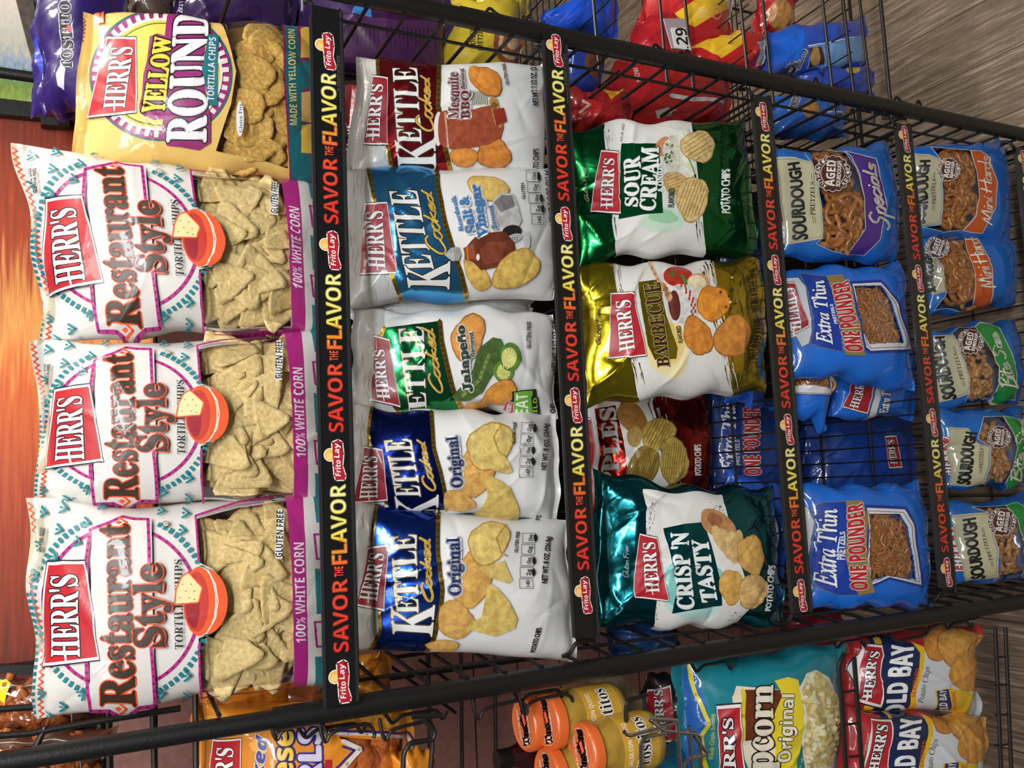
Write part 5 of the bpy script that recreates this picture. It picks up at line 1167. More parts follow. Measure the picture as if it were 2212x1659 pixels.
for z in (-.62, -.95, -1.24):
    for k in range(16): MB().tube([(.54+.05*k, .16, z), (.54+.05*k, .52, z-.01)], .0018, 6).build('basket_floor_wire', BLACK, nb, no)
fr = [(.72, .30, -1.58), (1.3, .30, -1.58)]
for z in (-1.56, -1.585): MB().tube([(.60, .45, z-.0), (1.4, .45, z)], .004, 8).build('foot_wire', BLACK, nb, no)
MB().tube(arc([(.66, .45, FLOOR+.002), (.66, .45, -1.50), (.70, .40, -1.50), (.70, .40, FLOOR+.002)], .02), .004, 8).build('foot_wire', BLACK, nb, no)
for xx in (.60, 1.30): MB().tube([(xx, .52, FLOOR), (xx, .52, -.30)], .008, 10).build('basket_post', BLACK, nb, no)
PUR = '2a1660'
def tost_art(pts, st=10):
    def f(A):
        A.text('lettering', 'TOSTITOS', pts, '17161c', 'sansb', ol=[(st*.5, 'e8e4e8')], bold=1)
    return f
def purple1(A):
    A.text('lettering', 'TOSTITOS', [(156,150),(154,-12),(132,-12),(132,150)], '141218', 'serifb', ol=[(2.6, 'e4e0ea')], bold=1)
    A.ell('picture', (150,62), 6, 6, 'c2303a', n=14); A.poly('lettering', [(122,160),(132,135),(142,150),(140,200),(128,190)], 'cfc9dc')
simple_bag('purple tortilla chip bag with black and white lettering beside the yellow round bag', [(70,235),(62,-60),(260,-70),(255,230)], (.27, .22), 81, PUR, .05, purple1, 'I')
def purple2(A):
    A.poly('picture', [(70,95),(110,60),(112,140),(90,160)], '2a3fb8'); A.poly('picture', [(92,80),(112,110),(110,128),(92,125)], 'b8205a'); A.poly('picture', [(100,190),(140,185),(150,240),(110,240)], 'b8208c')
simple_bag('purple bag edge with blue and magenta picture patches at the top of the neighbour rack', [(58,245),(55,20),(170,10),(170,250)], (.33, .30), 82, '2c1a6a', .04, purple2, 'I')
def purple3(A):
    A.line('pattern', [(720,34),(800,36),(860,42),(960,54)], 2.5, 'd8d0dc'); A.poly('colour_band', [(700,36),(800,38),(860,44),(960,56),(980,140),(700,140)], '4a2050'); A.poly('pattern', [(765,14),(800,18),(803,38),(758,32)], '3a78b8')
    r = random.Random(2)
    for k in range(26): x = 735+k*9; A.line('lettering', [(x, 60+r.uniform(-2, 4)), (x+1, 95+r.uniform(-10, 10))], 1.3, '1c0e24')
    for k in range(8): x = 410+k*22; A.line('lettering', [(x, -5), (x, 14)], 1.4, '1c0e24')
simple_bag('long purple bag with small dark print seen through the right side rungs', [(640,160),(640,-60),(985,-40),(985,165)], (.25, .22), 83, '34184e', .05, purple3, 'I')
simple_bag('purple bag behind the yellow round bag at the top edge', [(375,60),(370,-90),(640,-90),(645,70)], (.26, .24), 84, '2e154a', .05, lambda A: A.text('lettering', 'BITE SIZED', [(395,32),(395,-60),(385,-60),(385,32)], 'd8d4dc', 'sansb'), 'I')
simple_bag('brown speckled snack bag at the top edge beside the purple bags', [(270,45),(268,-80),(372,-80),(376,48)], (.28, .26), 85, '4a3a30', .04)
def yell(A):
    A.text('lettering', 'HONEY', [(1026,108),(1026,62),(1015,62),(1015,108)], '2c2818', 'sansb'); A.text('lettering', 'PRETZELS', [(1042,112),(1042,52),(1031,52),(1031,112)], '2c2818', 'sansb')
    A.ell('picture', (1105,92), 40, 46, '8a4a30', 'photo')
    for k in range(3): A.ell('picture', (1108,92), 32-k*9, 36-k*10, ('d8b898', 'a0603c', 'd8b898')[k], 'photo')
simple_bag('yellow honey wheat pretzel bag with a swirl picture behind the side rungs', [(935,185),(975,-20),(1140,-10),(1130,200)], (.24, .22), 86, 'b8a02c', .05, yell, 'I', name='pretzel_bag')
simple_bag('yellow bag corner above the right post', [(1030,60),(1030,-50),(1150,-50),(1148,30)], (.30, .28), 87, 'c0ac2a', .03)
def rold(A):
    q = [(1196,142),(1196,112),(1234,112),(1236,142)]; A.line('lettering', q, 2, 'c8d4e4', closed=True); A.text('lettering', 'ROLD', [(1212,140),(1212,116),(1202,116),(1202,140)], 'c8d4e4', 'sansb'); A.text('lettering', 'GOLD', [(1226,140),(1226,116),(1216,116),(1216,140)], 'c8d4e4', 'sansb')
    A.ell('picture', (1285,135), 22, 34, '6a4030', 'photo')
simple_bag('blue pretzel bag with a small oval emblem between the rungs', [(1180,215),(1190,60),(1310,70),(1305,215)], (.24, .22), 88, '1c3c96', .05, rold, 'I', name='pretzel_bag')
simple_bag('shiny blue bag bottom above the right post', [(1175,55),(1180,20),(1352,-60),(1340,70)], (.30, .28), 89, '1a4cc0', .045, name='pretzel_bag')
def red1(A):
    A.poly('colour_band', [(1440,40),(1520,-10),(1620,-10),(1500,60)], 'e2b428', 'film'); A.line('picture', [(1545,20),(1560,30),(1550,42),(1535,36),(1545,20)], 3, 'e8946a'); A.poly('picture', [(1510,95),(1530,85),(1535,100)], 'd89a50')
    A.poly('paper_label', [(1565,0),(1592,-5),(1598,45),(1580,50)], 'dcd8d4')
    for k in range(5): A.line('lettering', [(1505,20+k*5),(1525,17+k*5)], 1.2, 'e8d0c4')
simple_bag('red snack mix bag with pretzel drawings above the price tag', [(1395,120),(1405,-60),(1600,-70),(1590,110)], (.30, .27), 90, 'b81e22', .06, red1)
simple_bag('red snack mix bag behind the price tag', [(1360,140),(1385,30),(1480,20),(1490,150)], (.27, .26), 91, 'b01c24', .04)
def red3(A):
    A.poly('colour_band', [(1490,105),(1580,70),(1610,90),(1560,125)], 'e2b428', 'film'); A.poly('paper_label', [(1632,95),(1648,90),(1648,140),(1635,142)], 'dcd8d4'); A.line('picture', [(1610,120),(1622,112),(1626,126),(1614,130),(1610,120)], 2.5, 'c05a40')
simple_bag('red snack mix bag with a yellow stripe low in the basket', [(1490,150),(1500,75),(1665,60),(1660,175)], (.25, .24), 92, 'b81e20', .05, red3)
def red4(A):
    A.line('lettering', [(1450,205),(1500,215),(1560,222)], 9, 'c8c4c0'); A.text('lettering', 'NOW', [(1385,175),(1375,145),(1365,150),(1375,178)], 'c8b8b0', 'sansb'); A.poly('paper_label', [(1415,240),(1445,232),(1450,250),(1420,255)], 'a8a4a4'); A.text('lettering', 'Family', [(1440,250),(1460,238),(1456,232),(1437,243)], 'e0dcd8', 'sansb')
simple_bag('red snack mix bag seen through the rungs over the green foil bag', [(1265,275),(1340,125),(1600,150),(1590,270)], (.22, .20), 93, 'a81a1e', .05, red4)
simple_bag('red and yellow snack bag tucked behind the rungs near the second sign strip', [(1225,275),(1235,185),(1370,190),(1370,275)], (.19, .17), 94, '9c1a1c', .04, lambda A: (A.poly('colour_band', [(1290,190),(1350,195),(1320,215)], 'd89a28', 'film'), A.line('lettering', [(1250,245),(1275,225),(1262,215)], 6, 'd8b0a0')))
simple_bag('clear front pretzel bag with red sides in the basket corner', [(1655,65),(1640,-50),(1720,-60),(1735,50)], (.34, .32), 95, 'b02024', .05, lambda A: A.ell('picture', (1690,30), 28, 34, 'b5824a', 'photo'), name='pretzel_bag')
def blue1(A):
    A.line('pattern', [(1745,100),(1800,90),(1893,74)], 2.5, 'dce4ec'); A.poly('colour_band', [(1745,101),(1893,75),(1885,130),(1800,148),(1740,150)], '6d9cd0', 'film'); A.poly('picture', [(1745,105),(1775,100),(1780,140),(1745,148)], '4a2a20', 'photo'); A.ell('picture', (1762,122), 11, 22, 'b89a5a', 'photo')
    A.text('lettering', 'TOSTITOS', [(1722,160),(1742,112),(1730,106),(1696,150)], '14141c', 'serifb', ol=[(2.5, 'e6e6ec')]); A.poly('colour_band', [(1664,70),(1690,62),(1738,66),(1736,95),(1728,130),(1660,146)], '1f62d0', 'film')
simple_bag('blue tortilla chip bag with a pale blue panel lying in the basket', [(1650,160),(1668,58),(1888,30),(1892,140)], (.25, .23), 96, '2a50b4', .06, blue1, name='tortilla_chip_bag')
def blue2(A):
    A.ell('picture', (1842,150), 14, 10, 'b8a050', 'photo'); A.line('lettering', [(1768,155),(1776,165),(1780,152)], 4, '16161c')
simple_bag('lower blue tortilla chip bag squeezed under the pale-panelled one', [(1730,200),(1735,150),(1900,138),(1898,200)], (.24, .22), 97, '2848a8', .045, blue2, name='tortilla_chip_bag')
def blue3(A):
    A.text('lettering', 'TOSTITOS', [(1716,238),(1730,200),(1716,200),(1702,236)], '14141c', 'serifb', ol=[(2.5, 'e6e6ec')]); A.ell('picture', (1752,235), 20, 18, 'b88a4a', 'photo'); A.line('pattern', [(1790,240),(1860,255)], 4, 'b8c4d8')
simple_bag('blue tortilla chip bag with a dip bowl picture behind the side rungs', [(1645,290),(1655,195),(1850,215),(1845,290)], (.20, .17), 98, '2a62b8', .05, blue3, name='tortilla_chip_bag')
# price tag ".29"
po = at(1470, 75, .12); pt = empty('price_tag', po, 'white price card reading .29 in a clear holder on the basket', 'price tag')
def px3(pts, Y): return [at(x, y, Y) for x, y in pts]
def slab(name, pts, Y, th, mat, parent=None, origin=None):
    P = px3(pts, Y); n = len(P); o = origin if origin is not None else np.mean(P, 0)
    V = [p-o for p in P]+[p+np.array((0, th, 0))-o for p in P]; F = [tuple(range(n)), tuple(range(n, 2*n))[::-1]]+[(i, (i+1) % n, (i+1) % n+n, i+n) for i in range(n)]
    ob = mesh_obj(name, V, F, mat, parent, smooth=False)
    if parent is None: ob.location = [float(v) for v in o]
    return ob
HOLD = plain('clear_grey_holder', 'a898a0', .25, 0, coat=.5); PAPER = plain('white_card', 'e4e2dc', .6)
slab('holder', [(1434,40),(1478,40),(1495,110),(1452,104)], .121, .003, HOLD, pt, po); slab('price_card', [(1449,60),(1480,60),(1492,108),(1458,103)], .1195, .001, PAPER, pt, po)
def on_plane(name, Y, parent, o, items, mat='card'):
    V = []; F = []; C = []; y = 0
    for (s, quad, col, st, bold) in items:
        y += .00008; W, T, E = glyphs(s, st); BL, BR, TR, TL = [np.array(q, float) for q in quad]; a = W[:, :1]; b = W[:, 1:]
        P = (1-a)*(1-b)*BL+a*(1-b)*BR+a*b*TR+(1-a)*b*TL; tris = [list(P[t]) for t in T]+(stroke2(P, E, bold) if bold else [])
        for t in tris:
            n = len(V); V += [at(p[0], p[1], Y-y)-o for p in t]; F.append((n, n+1, n+2)); C += [lin(col)]*3
    return mesh_obj(name, V, F, MAT[mat], parent, smooth=False, cols=np.array(C))
on_plane('lettering', .119, pt, po, [('.29', [(1488,104),(1482,60),(1458,60),(1463,104)], '141414', 'sansb', 0)])

# ------------------------------------------------------------------ top left: sunset header board and painted poster
def header_mat(name, stops, ax, wob):
    m = bpy.data.materials.new(name); nt, b, out = nodes(m); b.inputs['Roughness'].default_value = .35
    tc = nt.nodes.new('ShaderNodeTexCoord'); sp = nt.nodes.new('ShaderNodeSeparateXYZ'); n = nt.nodes.new('ShaderNodeTexNoise'); n.inputs['Scale'].default_value = 5; n.inputs['Detail'].default_value = 4
    mp = nt.nodes.new('ShaderNodeMapping'); mp.inputs['Scale'].default_value = wob
    L = nt.links.new; L(tc.outputs['Generated'], mp.inputs[0]); L(mp.outputs[0], n.inputs['Vector']); L(tc.outputs['Generated'], sp.inputs[0])
    a = nt.nodes.new('ShaderNodeMath'); a.operation = 'MULTIPLY_ADD'; a.inputs[1].default_value = .45; L(n.outputs[0], a.inputs[0]); L(sp.outputs[ax], a.inputs[2])
    c = nt.nodes.new('ShaderNodeMath'); c.operation = 'SUBTRACT'; c.inputs[1].default_value = .22; L(a.outputs[0], c.inputs[0])
    r = nt.nodes.new('ShaderNodeValToRGB'); e = r.color_ramp.elements
    while len(e) > 1: e.remove(e[-1])
    e[0].position = stops[0][0]; e[0].color = lin(stops[0][1])+(1,)
    for q, cc in stops[1:]: e.new(q).color = lin(cc)+(1,)
    L(c.outputs[0], r.inputs[0]); L(r.outputs[0], b.inputs['Base Color']); return m
SUN = header_mat('sunset_print', [(0, '6a2c1c'), (.25, 'a23c1e'), (.5, 'd8662a'), (.62, 'e8a050'), (.75, 'a8421e'), (1, '74301e')], 0, (1.5, 1, 9))
hb = slab('header_board', [(-60,1446),(-60,246),(330,275),(330,1440)], .455, .012, SUN); tag(hb, 'orange and brown sunset printed header board behind the top shelf bags', 'header board')
fp = empty('sign_holder', at(30, 240, .44), 'black frame bars holding the sunset header board', 'sign frame'); fo = np.array(fp.location)
slab('frame_bar', [(-60,205),(170,232),(170,262),(-60,240)], .435, .02, BLACK, fp, fo); slab('frame_bar', [(-60,1440),(70,1436),(330,1430),(330,1470),(70,1480),(-60,1492)], .435, .02, BLACK, fp, fo); slab('frame_clip', [(88,246),(150,254),(150,272),(88,268)], .43, .02, BLACK, fp, fo)
PAINT = header_mat('painted_landscape', [(0, '8a9a4a'), (.18, '5d7a3a'), (.28, '8090a8'), (.42, 'a9a79a'), (.6, 'b8b2a8'), (.8, 'c8bab0'), (1, 'cfc4bc')], 0, (3, 1, 4))
ps = slab('painted_poster', [(-60,214),(-60,-80),(18,-80),(60,70),(104,222)], .75, .006, PAINT); tag(ps, 'pale painted landscape poster with green and grey strokes in the top corner', 'poster')
slab('cardboard_edge', [(20,-60),(62,-60),(82,60),(108,222),(100,222),(60,95)], .72, .02, plain('brown_board_edge', '4a3f36', .6, 0, .3, 60, '2c2622')); tag(bpy.data.objects['cardboard_edge'], 'frayed brown board edge beside the painted poster', 'board')

# ------------------------------------------------------------------ left: the neighbouring grid rack, jars and bags
gr = empty('grid_rack', (-.8, .3, FLOOR), 'black grid wire rack at the left, next to the left post', 'grid rack'); go = np.array((-.8, .3, FLOOR))
def wire(name, pts, Y, r=.003, mat=BLACK, parent=None, o=None, rd=0):
    P = [at(q[0], q[1], q[2] if len(q) > 2 else Y) for q in pts]; P = arc(P, rd) if rd else P
    return MB().tube(P, r, 8).build(name, mat, parent, o)
for q, r in (([(-40,1535),(60,1528),(210,1510),(330,1490),(422,1478)], .0042), ([(422,1478),(424,1700)], .004), ([(-40,1592),(60,1585),(200,1560),(390,1530)], .0042), ([(58,1655),(98,1570)], .004)):
    wire('grid_wire', q, .12, r, BLACK, gr, go)
for x in (215, 232): wire('grid_wire', [(x,1470),(x+5,1700)], .40, .006, BLACK, gr, go)
for x in (328,): wire('grid_wire', [(x,1480),(x+8,1720)], .42, .005, BLACK, gr, go)
for x in (925, 995, 1068): wire('grid_wire', [(x,1380),(x+4,1720)], .44, .004, BLACK, gr, go)
for y in (1410, 1455): wire('grid_wire', [(780,y+20),(1220,y-42)], .46, .004, BLACK, gr, go)
for q in ([(845,1440),(985,1540)], [(905,1425),(1010,1500)]): wire('grid_wire', q, .36, .003, BLACK, gr, go)
for base in ((585,1560), (690,1565), (820,1560), (1020,1515), (1120,1500)):
    x, y = base; wire('peg_hook', [(x, y-8), (x+4, y+22), (x+14, y+42), (x+22, y+20), (x+45, y+10), (x+100, y-2), (x+112, y+4), (x+120, y+22), (x+116, y+30)], .03, .0026, BLACK, gr, go, .006)
wire('peg_hook', [(905,1545),(940,1580),(935,1598),(885,1605),(872,1625),(868,1720)], .00, .0036, BLACK, gr, go, .012); wire('peg_hook', [(925,1540),(935,1600),(925,1720)], .04, .0036, BLACK, gr, go, .012); wire('peg_hook', [(890,1548),(955,1545)], .0, .0036, BLACK, gr, go)
wire('peg_hook', [(1398,1500),(1352,1515),(1352,1600),(1362,1720)], -.02, .0034, BLACK, gr, go, .012); wire('peg_hook', [(1392,1505),(1402,1720)], .0, .0034, BLACK, gr, go)
wire('shelf_wire', [(1895,1345),(2140,1320)], .04, .003, BLACK, gr, go); wire('shelf_wire', [(1825,1410),(1812,1435),(1830,1700)], .0, .004, BLACK, gr, go, .01); wire('shelf_wire', [(1845,1420),(1865,1700)], .0, .004, BLACK, gr, go)
for x, y in ((1820,1495), (1828,1565), (1835,1635)): wire('shelf_wire', [(x, y), (x+28, y-3)], .0, .0022, BLACK, gr, go)
for x0 in (2150, 2172): wire('shelf_wire', [(x0,1355),(x0+15,1720)], .05, .0038, BLACK, gr, go)
for y in (1420, 1480, 1545, 1610): wire('shelf_wire', [(2150,y),(2178,y-2)], .05, .0022, BLACK, gr, go)
wire('shelf_wire', [(1940,1345),(1960,1360),(2000,1362),(2030,1345),(2110,1335),(2130,1318)], .04, .003, BLACK, gr, go, .01)
wire('shelf_wire', [(1920,1370),(1940,1385),(2000,1372),(2010,1352)], .04, .003, BLACK, gr, go, .01)
pr_ = empty('price_hook', at(1450, 1560, -.06), 'bright chrome wire display hook in front of the popcorn bag', 'display hook'); ho = np.array(pr_.location)
for q in ([(1348,1580),(1358,1590),(1410,1575),(1462,1560),(1462,1556),(1400,1552)], [(1405,1556),(1430,1578),(1500,1585),(1512,1590),(1514,1660),(1516,1720)], [(1462,1556),(1468,1640),(1475,1720)], [(1386,1720),(1384,1605),(1395,1592),(1440,1582)], [(1488,1568),(1500,1720)], [(1500,1590),(1530,1630),(1480,1640),(1476,1720)]):
    wire('chrome_wire', q, -.06, .0030, CHROME, pr_, ho, .008)
# jars
LIDM = plain('orange_jar_lid', 'd8652c', .35, 0, 0, coat=.4); DIP = plain('yellow_cheese_dip', 'b08c3a', .25, 0, .1, 30, '8c6c24', coat=.5); LABM = plain('jar_label', 'c9a33c', .4, 0, 0, 50, 'bf8c2c')
def jar(cx, cy, label, grp, R=.043, Hh=.125, sticker=True, turn=0, Yd=None):
    # lid centre seen at pixel cx, cy
    p = at(cx, cy, Yd); base = np.array((p[0], p[1], p[2]-Hh)); j = empty('salsa_jar', base, label, 'jar', grp)
    MB().lathe((0, 0, 0), [(R*.80, 0), (R*.93, .004), (R*.98, .012), (R*.98, Hh*.62), (R*.95, Hh*.70), (R*.84, Hh*.80), (R*.82, Hh*.84), (R*.84, Hh*.86)], 36).build('glass_body', DIP, j)
    MB().lathe((0, 0, 0), [(R*.985, Hh*.12), (R*.992, Hh*.13), (R*.992, Hh*.60), (R*.985, Hh*.61)], 36).build('paper_label', LABM, j)
    MB().lathe((0, 0, 0), [(R*.90, Hh*.85), (R*.95, Hh*.86), (R*.95, Hh*.96), (R*.93, Hh*.985), (R*.88, Hh), (R*.84, Hh*.994), (R*.82, Hh*.988)], 40).build('lid', LIDM, j)
    V = []; F = []; C = []; zt = Hh*.988
    def addtris(tris, col, z):
        for t in tris:
            n = len(V)
            for q in t:
                c_, s_ = math.cos(turn), math.sin(turn); V.append((q[0]*c_-q[1]*s_, q[0]*s_+q[1]*c_, z))
            F.append((n, n+1, n+2)); C.extend([lin(col)]*3)
    for r_ in (R*.76, R*.60):
        ci = np.array(circ(0, 0, r_, r_, 40)); addtris(stroke2(ci, [(i, (i+1) % 40) for i in range(40)], .0004), 'e8b898', zt+.0002)
    T, P, E = txt2('Tostitos', 'serifb', -R*.70, R*.70, -R*.24, R*.50, arcz=0); addtris(stroke2(P, E, .0022), 'ece4dc', zt+.0003); addtris(T, '16121a', zt+.0006)
    T, P, E = txt2('SALSA CON QUESO', 'sansb', -R*.52, R*.52, R*.34, R*.14); addtris(T, 'f0d8c8', zt+.0003)
    T, P, E = txt2('MEDIUM', 'sansb', -R*.30, R*.30, -R*.40, R*.12); addtris(T, 'f0d8c8', zt+.0003)
    mesh_obj('lid_print', V, F, MAT['card'], j, smooth=False, cols=np.array(C))
    # writing on the label
    V = []; F = []; C = []
    for s, st, a0, a1, z, h, col, ol in (('Tostitos', 'serifb', -.95, .85, Hh*.26, Hh*.16, '16121a', .0018), ('SALSA CON QUESO', 'sansb', -.8, .7, Hh*.50, Hh*.06, 'f2e6d8', 0)):
        T, P, E = txt2(s, st, a0, a1, z, h)
        if ol:
            for t in stroke2(P*np.array((R, 1)), E, ol):
                n = len(V)
                for q in t: a = q[0]/R+LA; V.append((R*1.0005*math.sin(a), -R*1.0005*math.cos(a), q[1]))
                F.append((n, n+1, n+2)); C.extend([lin('ece4dc')]*3)
        for t in T:
            n = len(V)
            for q in t: a = P[0][0]*0+q[0]+LA; V.append((R*1.003*math.sin(a), -R*1.003*math.cos(a), q[1]))
            F.append((n, n+1, n+2)); C.extend([lin(col)]*3)
    mesh_obj('label_print', V, F, MAT['card'], j, smooth=False, cols=np.array(C))
    if sticker:
        c_, s_ = math.cos(turn+.3), math.sin(turn+.3); st = MB(); st.V = [(x*c_-y*s_+R*.18, x*s_+y*c_-R*.05, zt+.0012+z) for z in (0, .0004) for x, y in ((-.0075, -.0035), (.0075, -.0035), (.0075, .0035), (-.0075, .0035))]
        st.F = [(0, 3, 2, 1), (4, 5, 6, 7), (0, 1, 5, 4), (1, 2, 6, 5), (2, 3, 7, 6), (3, 0, 4, 7)]; st.build('price_sticker', plain('orange_sticker', 'ff5a40', .6), j, smooth=False)
    return j
LA = .3
JG = 'jars of cheese dip with orange lids'
jar(1130, 1565, 'cheese dip jar with orange lid, farthest back and nearest the brown wall', JG, Yd=.10, turn=.25)
jar(1178, 1560, 'cheese dip jar with orange lid and torn label side, middle of the jar row', JG, Yd=.055, turn=.25)
jar(1255, 1625, 'cheese dip jar with orange lid nearest the camera, its yellow label in view', JG, Yd=.0, turn=.2)
jar(1180, 1678, 'cheese dip jar whose orange lid is cut by the picture edge', JG, Yd=.05, turn=.2, sticker=False)
bt = at(1085, 1640, .16); bo = empty('sauce_bottle', bt-np.array((0, 0, .16)), 'dark sauce bottle with a white label behind the jars', 'bottle')
MB().lathe((0, 0, 0), [(.030, 0), (.034, .006), (.034, .10), (.020, .13), (.014, .15)], 28).build('bottle_body', plain('dark_red_glass', '2c0a0c', .15, 0, coat=.6), bo); MB().lathe((0, 0, 0), [(.0155, .148), (.0155, .170)], 20).build('cap', plain('black_cap', '0c0c0c', .4), bo); MB().lathe((0, 0, 0), [(.0345, .03), (.0345, .085)], 28).build('paper_label', PAPER, bo)
bx = atz(1330, 1500, -.66); cb = MB(); slab('cardboard_box', [(1270,1470),(1345,1462),(1395,1520),(1405,1660),(1345,1660),(1300,1490)], .17, .06, plain('torn_cardboard', 'b09878', .75, 0, .4, 60, '8c7658')); tag(bpy.data.objects['cardboard_box'], 'torn tan cardboard tray edge behind the cheese dip jars', 'cardboard box')
# cheese snack bags at the far left top
def fries(A):
    A.poly('colour_band', [(0,1475),(12,1470),(22,1476),(8,1535),(-40,1540),(-40,1480)], 'e8c818', 'film'); A.text('lettering', 'e!', [(34,1588),(34,1574),(24,1574),(24,1588)], 'f0e8e0', 'sansb')
def snackwin(label, quad, Y, seed, base, win, metas, n, art=None, nm='cheese_fry', D=.05, tr='c9c0b4'):
    sh = Shape(quad, Y, D); A = Art(sh, 'I'); A.win.append(sh.ab(A.img(win))); A.line('window_trim', win, 2, tr, closed=True)
    if art: art(A)
    root, at_ = make_bag('snack_bag', label, sh, A, base, 'film', None, amp=.005, creases=18, seed=seed, nx=32, wob=.005)
    wp = A.win[0]; scatter(root, sh, wp, metas, n, (.009, .020), .25, seed, nm, .010)
FRY = [proto('cheese_fry', *tube_mesh([(-.022, 0, 0), (-.008, .003, .001), (.008, 0, .002), (.022, -.003, 0)], .0055), plain('fried_orange_stick', 'b9692c', .5, 0, .4, 90, '8c4418')) for _ in range(2)]
snackwin('bag of orange fry snacks at the left edge, upper of the pair', [(-60,1590),(-60,1470),(225,1455),(205,1585)], (.20,.18), 101, '4a3028', [(-50,1580),(-50,1480),(150,1480),(160,1575)], FRY, 60, fries)
snackwin('bag of orange fry snacks at the left edge, lower of the pair', [(-60,1700),(-60,1592),(250,1580),(205,1700)], (.16,.14), 102, '5a3a2c', [(-50,1690),(-50,1602),(165,1600),(180,1690)], FRY, 60)
def curls(A):
    A.badge([(520,1720),(522,1595),(458,1600),(456,1720)], [(500,1760),(505,1618),(470,1618),(468,1760)], w=3); 
    A.text('lettering', 'Baked', [(562,1740),(578,1592),(555,1588),(535,1740)], '2c2484', 'sansbi', ol=[(2.4, 'efe8e0')], bold=.6); A.text('lettering', 'Cheese', [(632,1790),(632,1580),(590,1580),(590,1790)], 'e8b83a', 'sansb', ol=[(6, '2c2484')], bold=1.5); A.text('lettering', 'CURLS', [(692,1780),(692,1575),(645,1575),(645,1780)], 'c9c0d4', 'sansb', ol=[(6, '2c2484')], bold=2)
    A.poly('pattern', [(700,1640),(715,1640),(715,1690),(700,1690)], 'b02030'); A.text('lettering', 'GLUTEN FREE', [(838,1635),(838,1590),(830,1590),(830,1635)], '3a2410', 'sans')
def cwin(A): pass
sh = Shape([(438,1790),(425,1525),(905,1525),(905,1790)], (.10,.07), .07); A = Art(sh, 'I'); w = [(728,1590),(870,1592),(884,1610),(884,1760),(745,1760),(700,1700),(775,1618)]
A.win.append(sh.ab(A.img(w))); A.line('window_trim', [(700,1578),(880,1582),(892,1600),(892,1765)], 5, '2c2c7c'); A.line('window_trim', [(712,1584),(874,1588),(887,1606),(887,1765)], 6, 'dcd4cc'); A.line('window_trim', [(740,1600),(778,1618),(720,1680),(690,1700)], 10, 'dcd4cc'); A.line('window_trim', [(740,1612),(765,1620),(712,1670)], 5, '2c2c7c')
for k, (x, y) in enumerate([(455,1560),(540,1555),(600,1560),(740,1560),(800,1550),(690,1700),(560,1610),(850,1558)]): A.ell('pattern', (x, y), 22, 15, 'eda83c', 'film', wob=.3, seed=k)
curls(A); root, at_ = make_bag('cheese_curl_bag', 'orange bag of baked cheese curls with purple bubble lettering, below the left post', sh, A, 'd88420', 'film', None, amp=.004, creases=16, seed=103, nx=44)
scatter(root, sh, [sh.ab(np.array(p, float)) for p in [(730,1620),(870,1600),(880,1740),(760,1750)]], PUFF, 34, (.017, .030), .5, 9, 'cheese_curl', .013)
def orgart(A): A.text('lettering', 'BEST BY PRINTED DATE', [(452,1560),(458,1500),(449,1498),(444,1560)], '5a3410', 'sans'); A.text('lettering', 'AUG 28 2022', [(470,1570),(480,1515),(470,1512),(462,1568)], '4a2a10', 'sans')
simple_bag('orange bag showing its date code beside the leftmost white tortilla bag', [(425,1600),(418,1478),(640,1470),(600,1600)], (.18,.16), 104, 'cf7f1c', .045, orgart, name='cheese_curl_bag')
simple_bag('orange bag with brown picture behind the top sign strip end', [(560,1600),(540,1480),(745,1440),(760,1560)], (.20,.18), 105, '8a4a26', .045)
simple_bag('orange bag tips rising behind the second shelf rungs', [(760,1530),(745,1420),(842,1408),(850,1520)], (.30,.28), 106, 'c07a20', .03, name='cheese_curl_bag')
simple_bag('orange bag at the picture edge under the black peg hook', [(850,1760),(842,1630),(948,1625),(945,1760)], (.06,.05), 107, 'd8861e', .035, name='cheese_curl_bag')
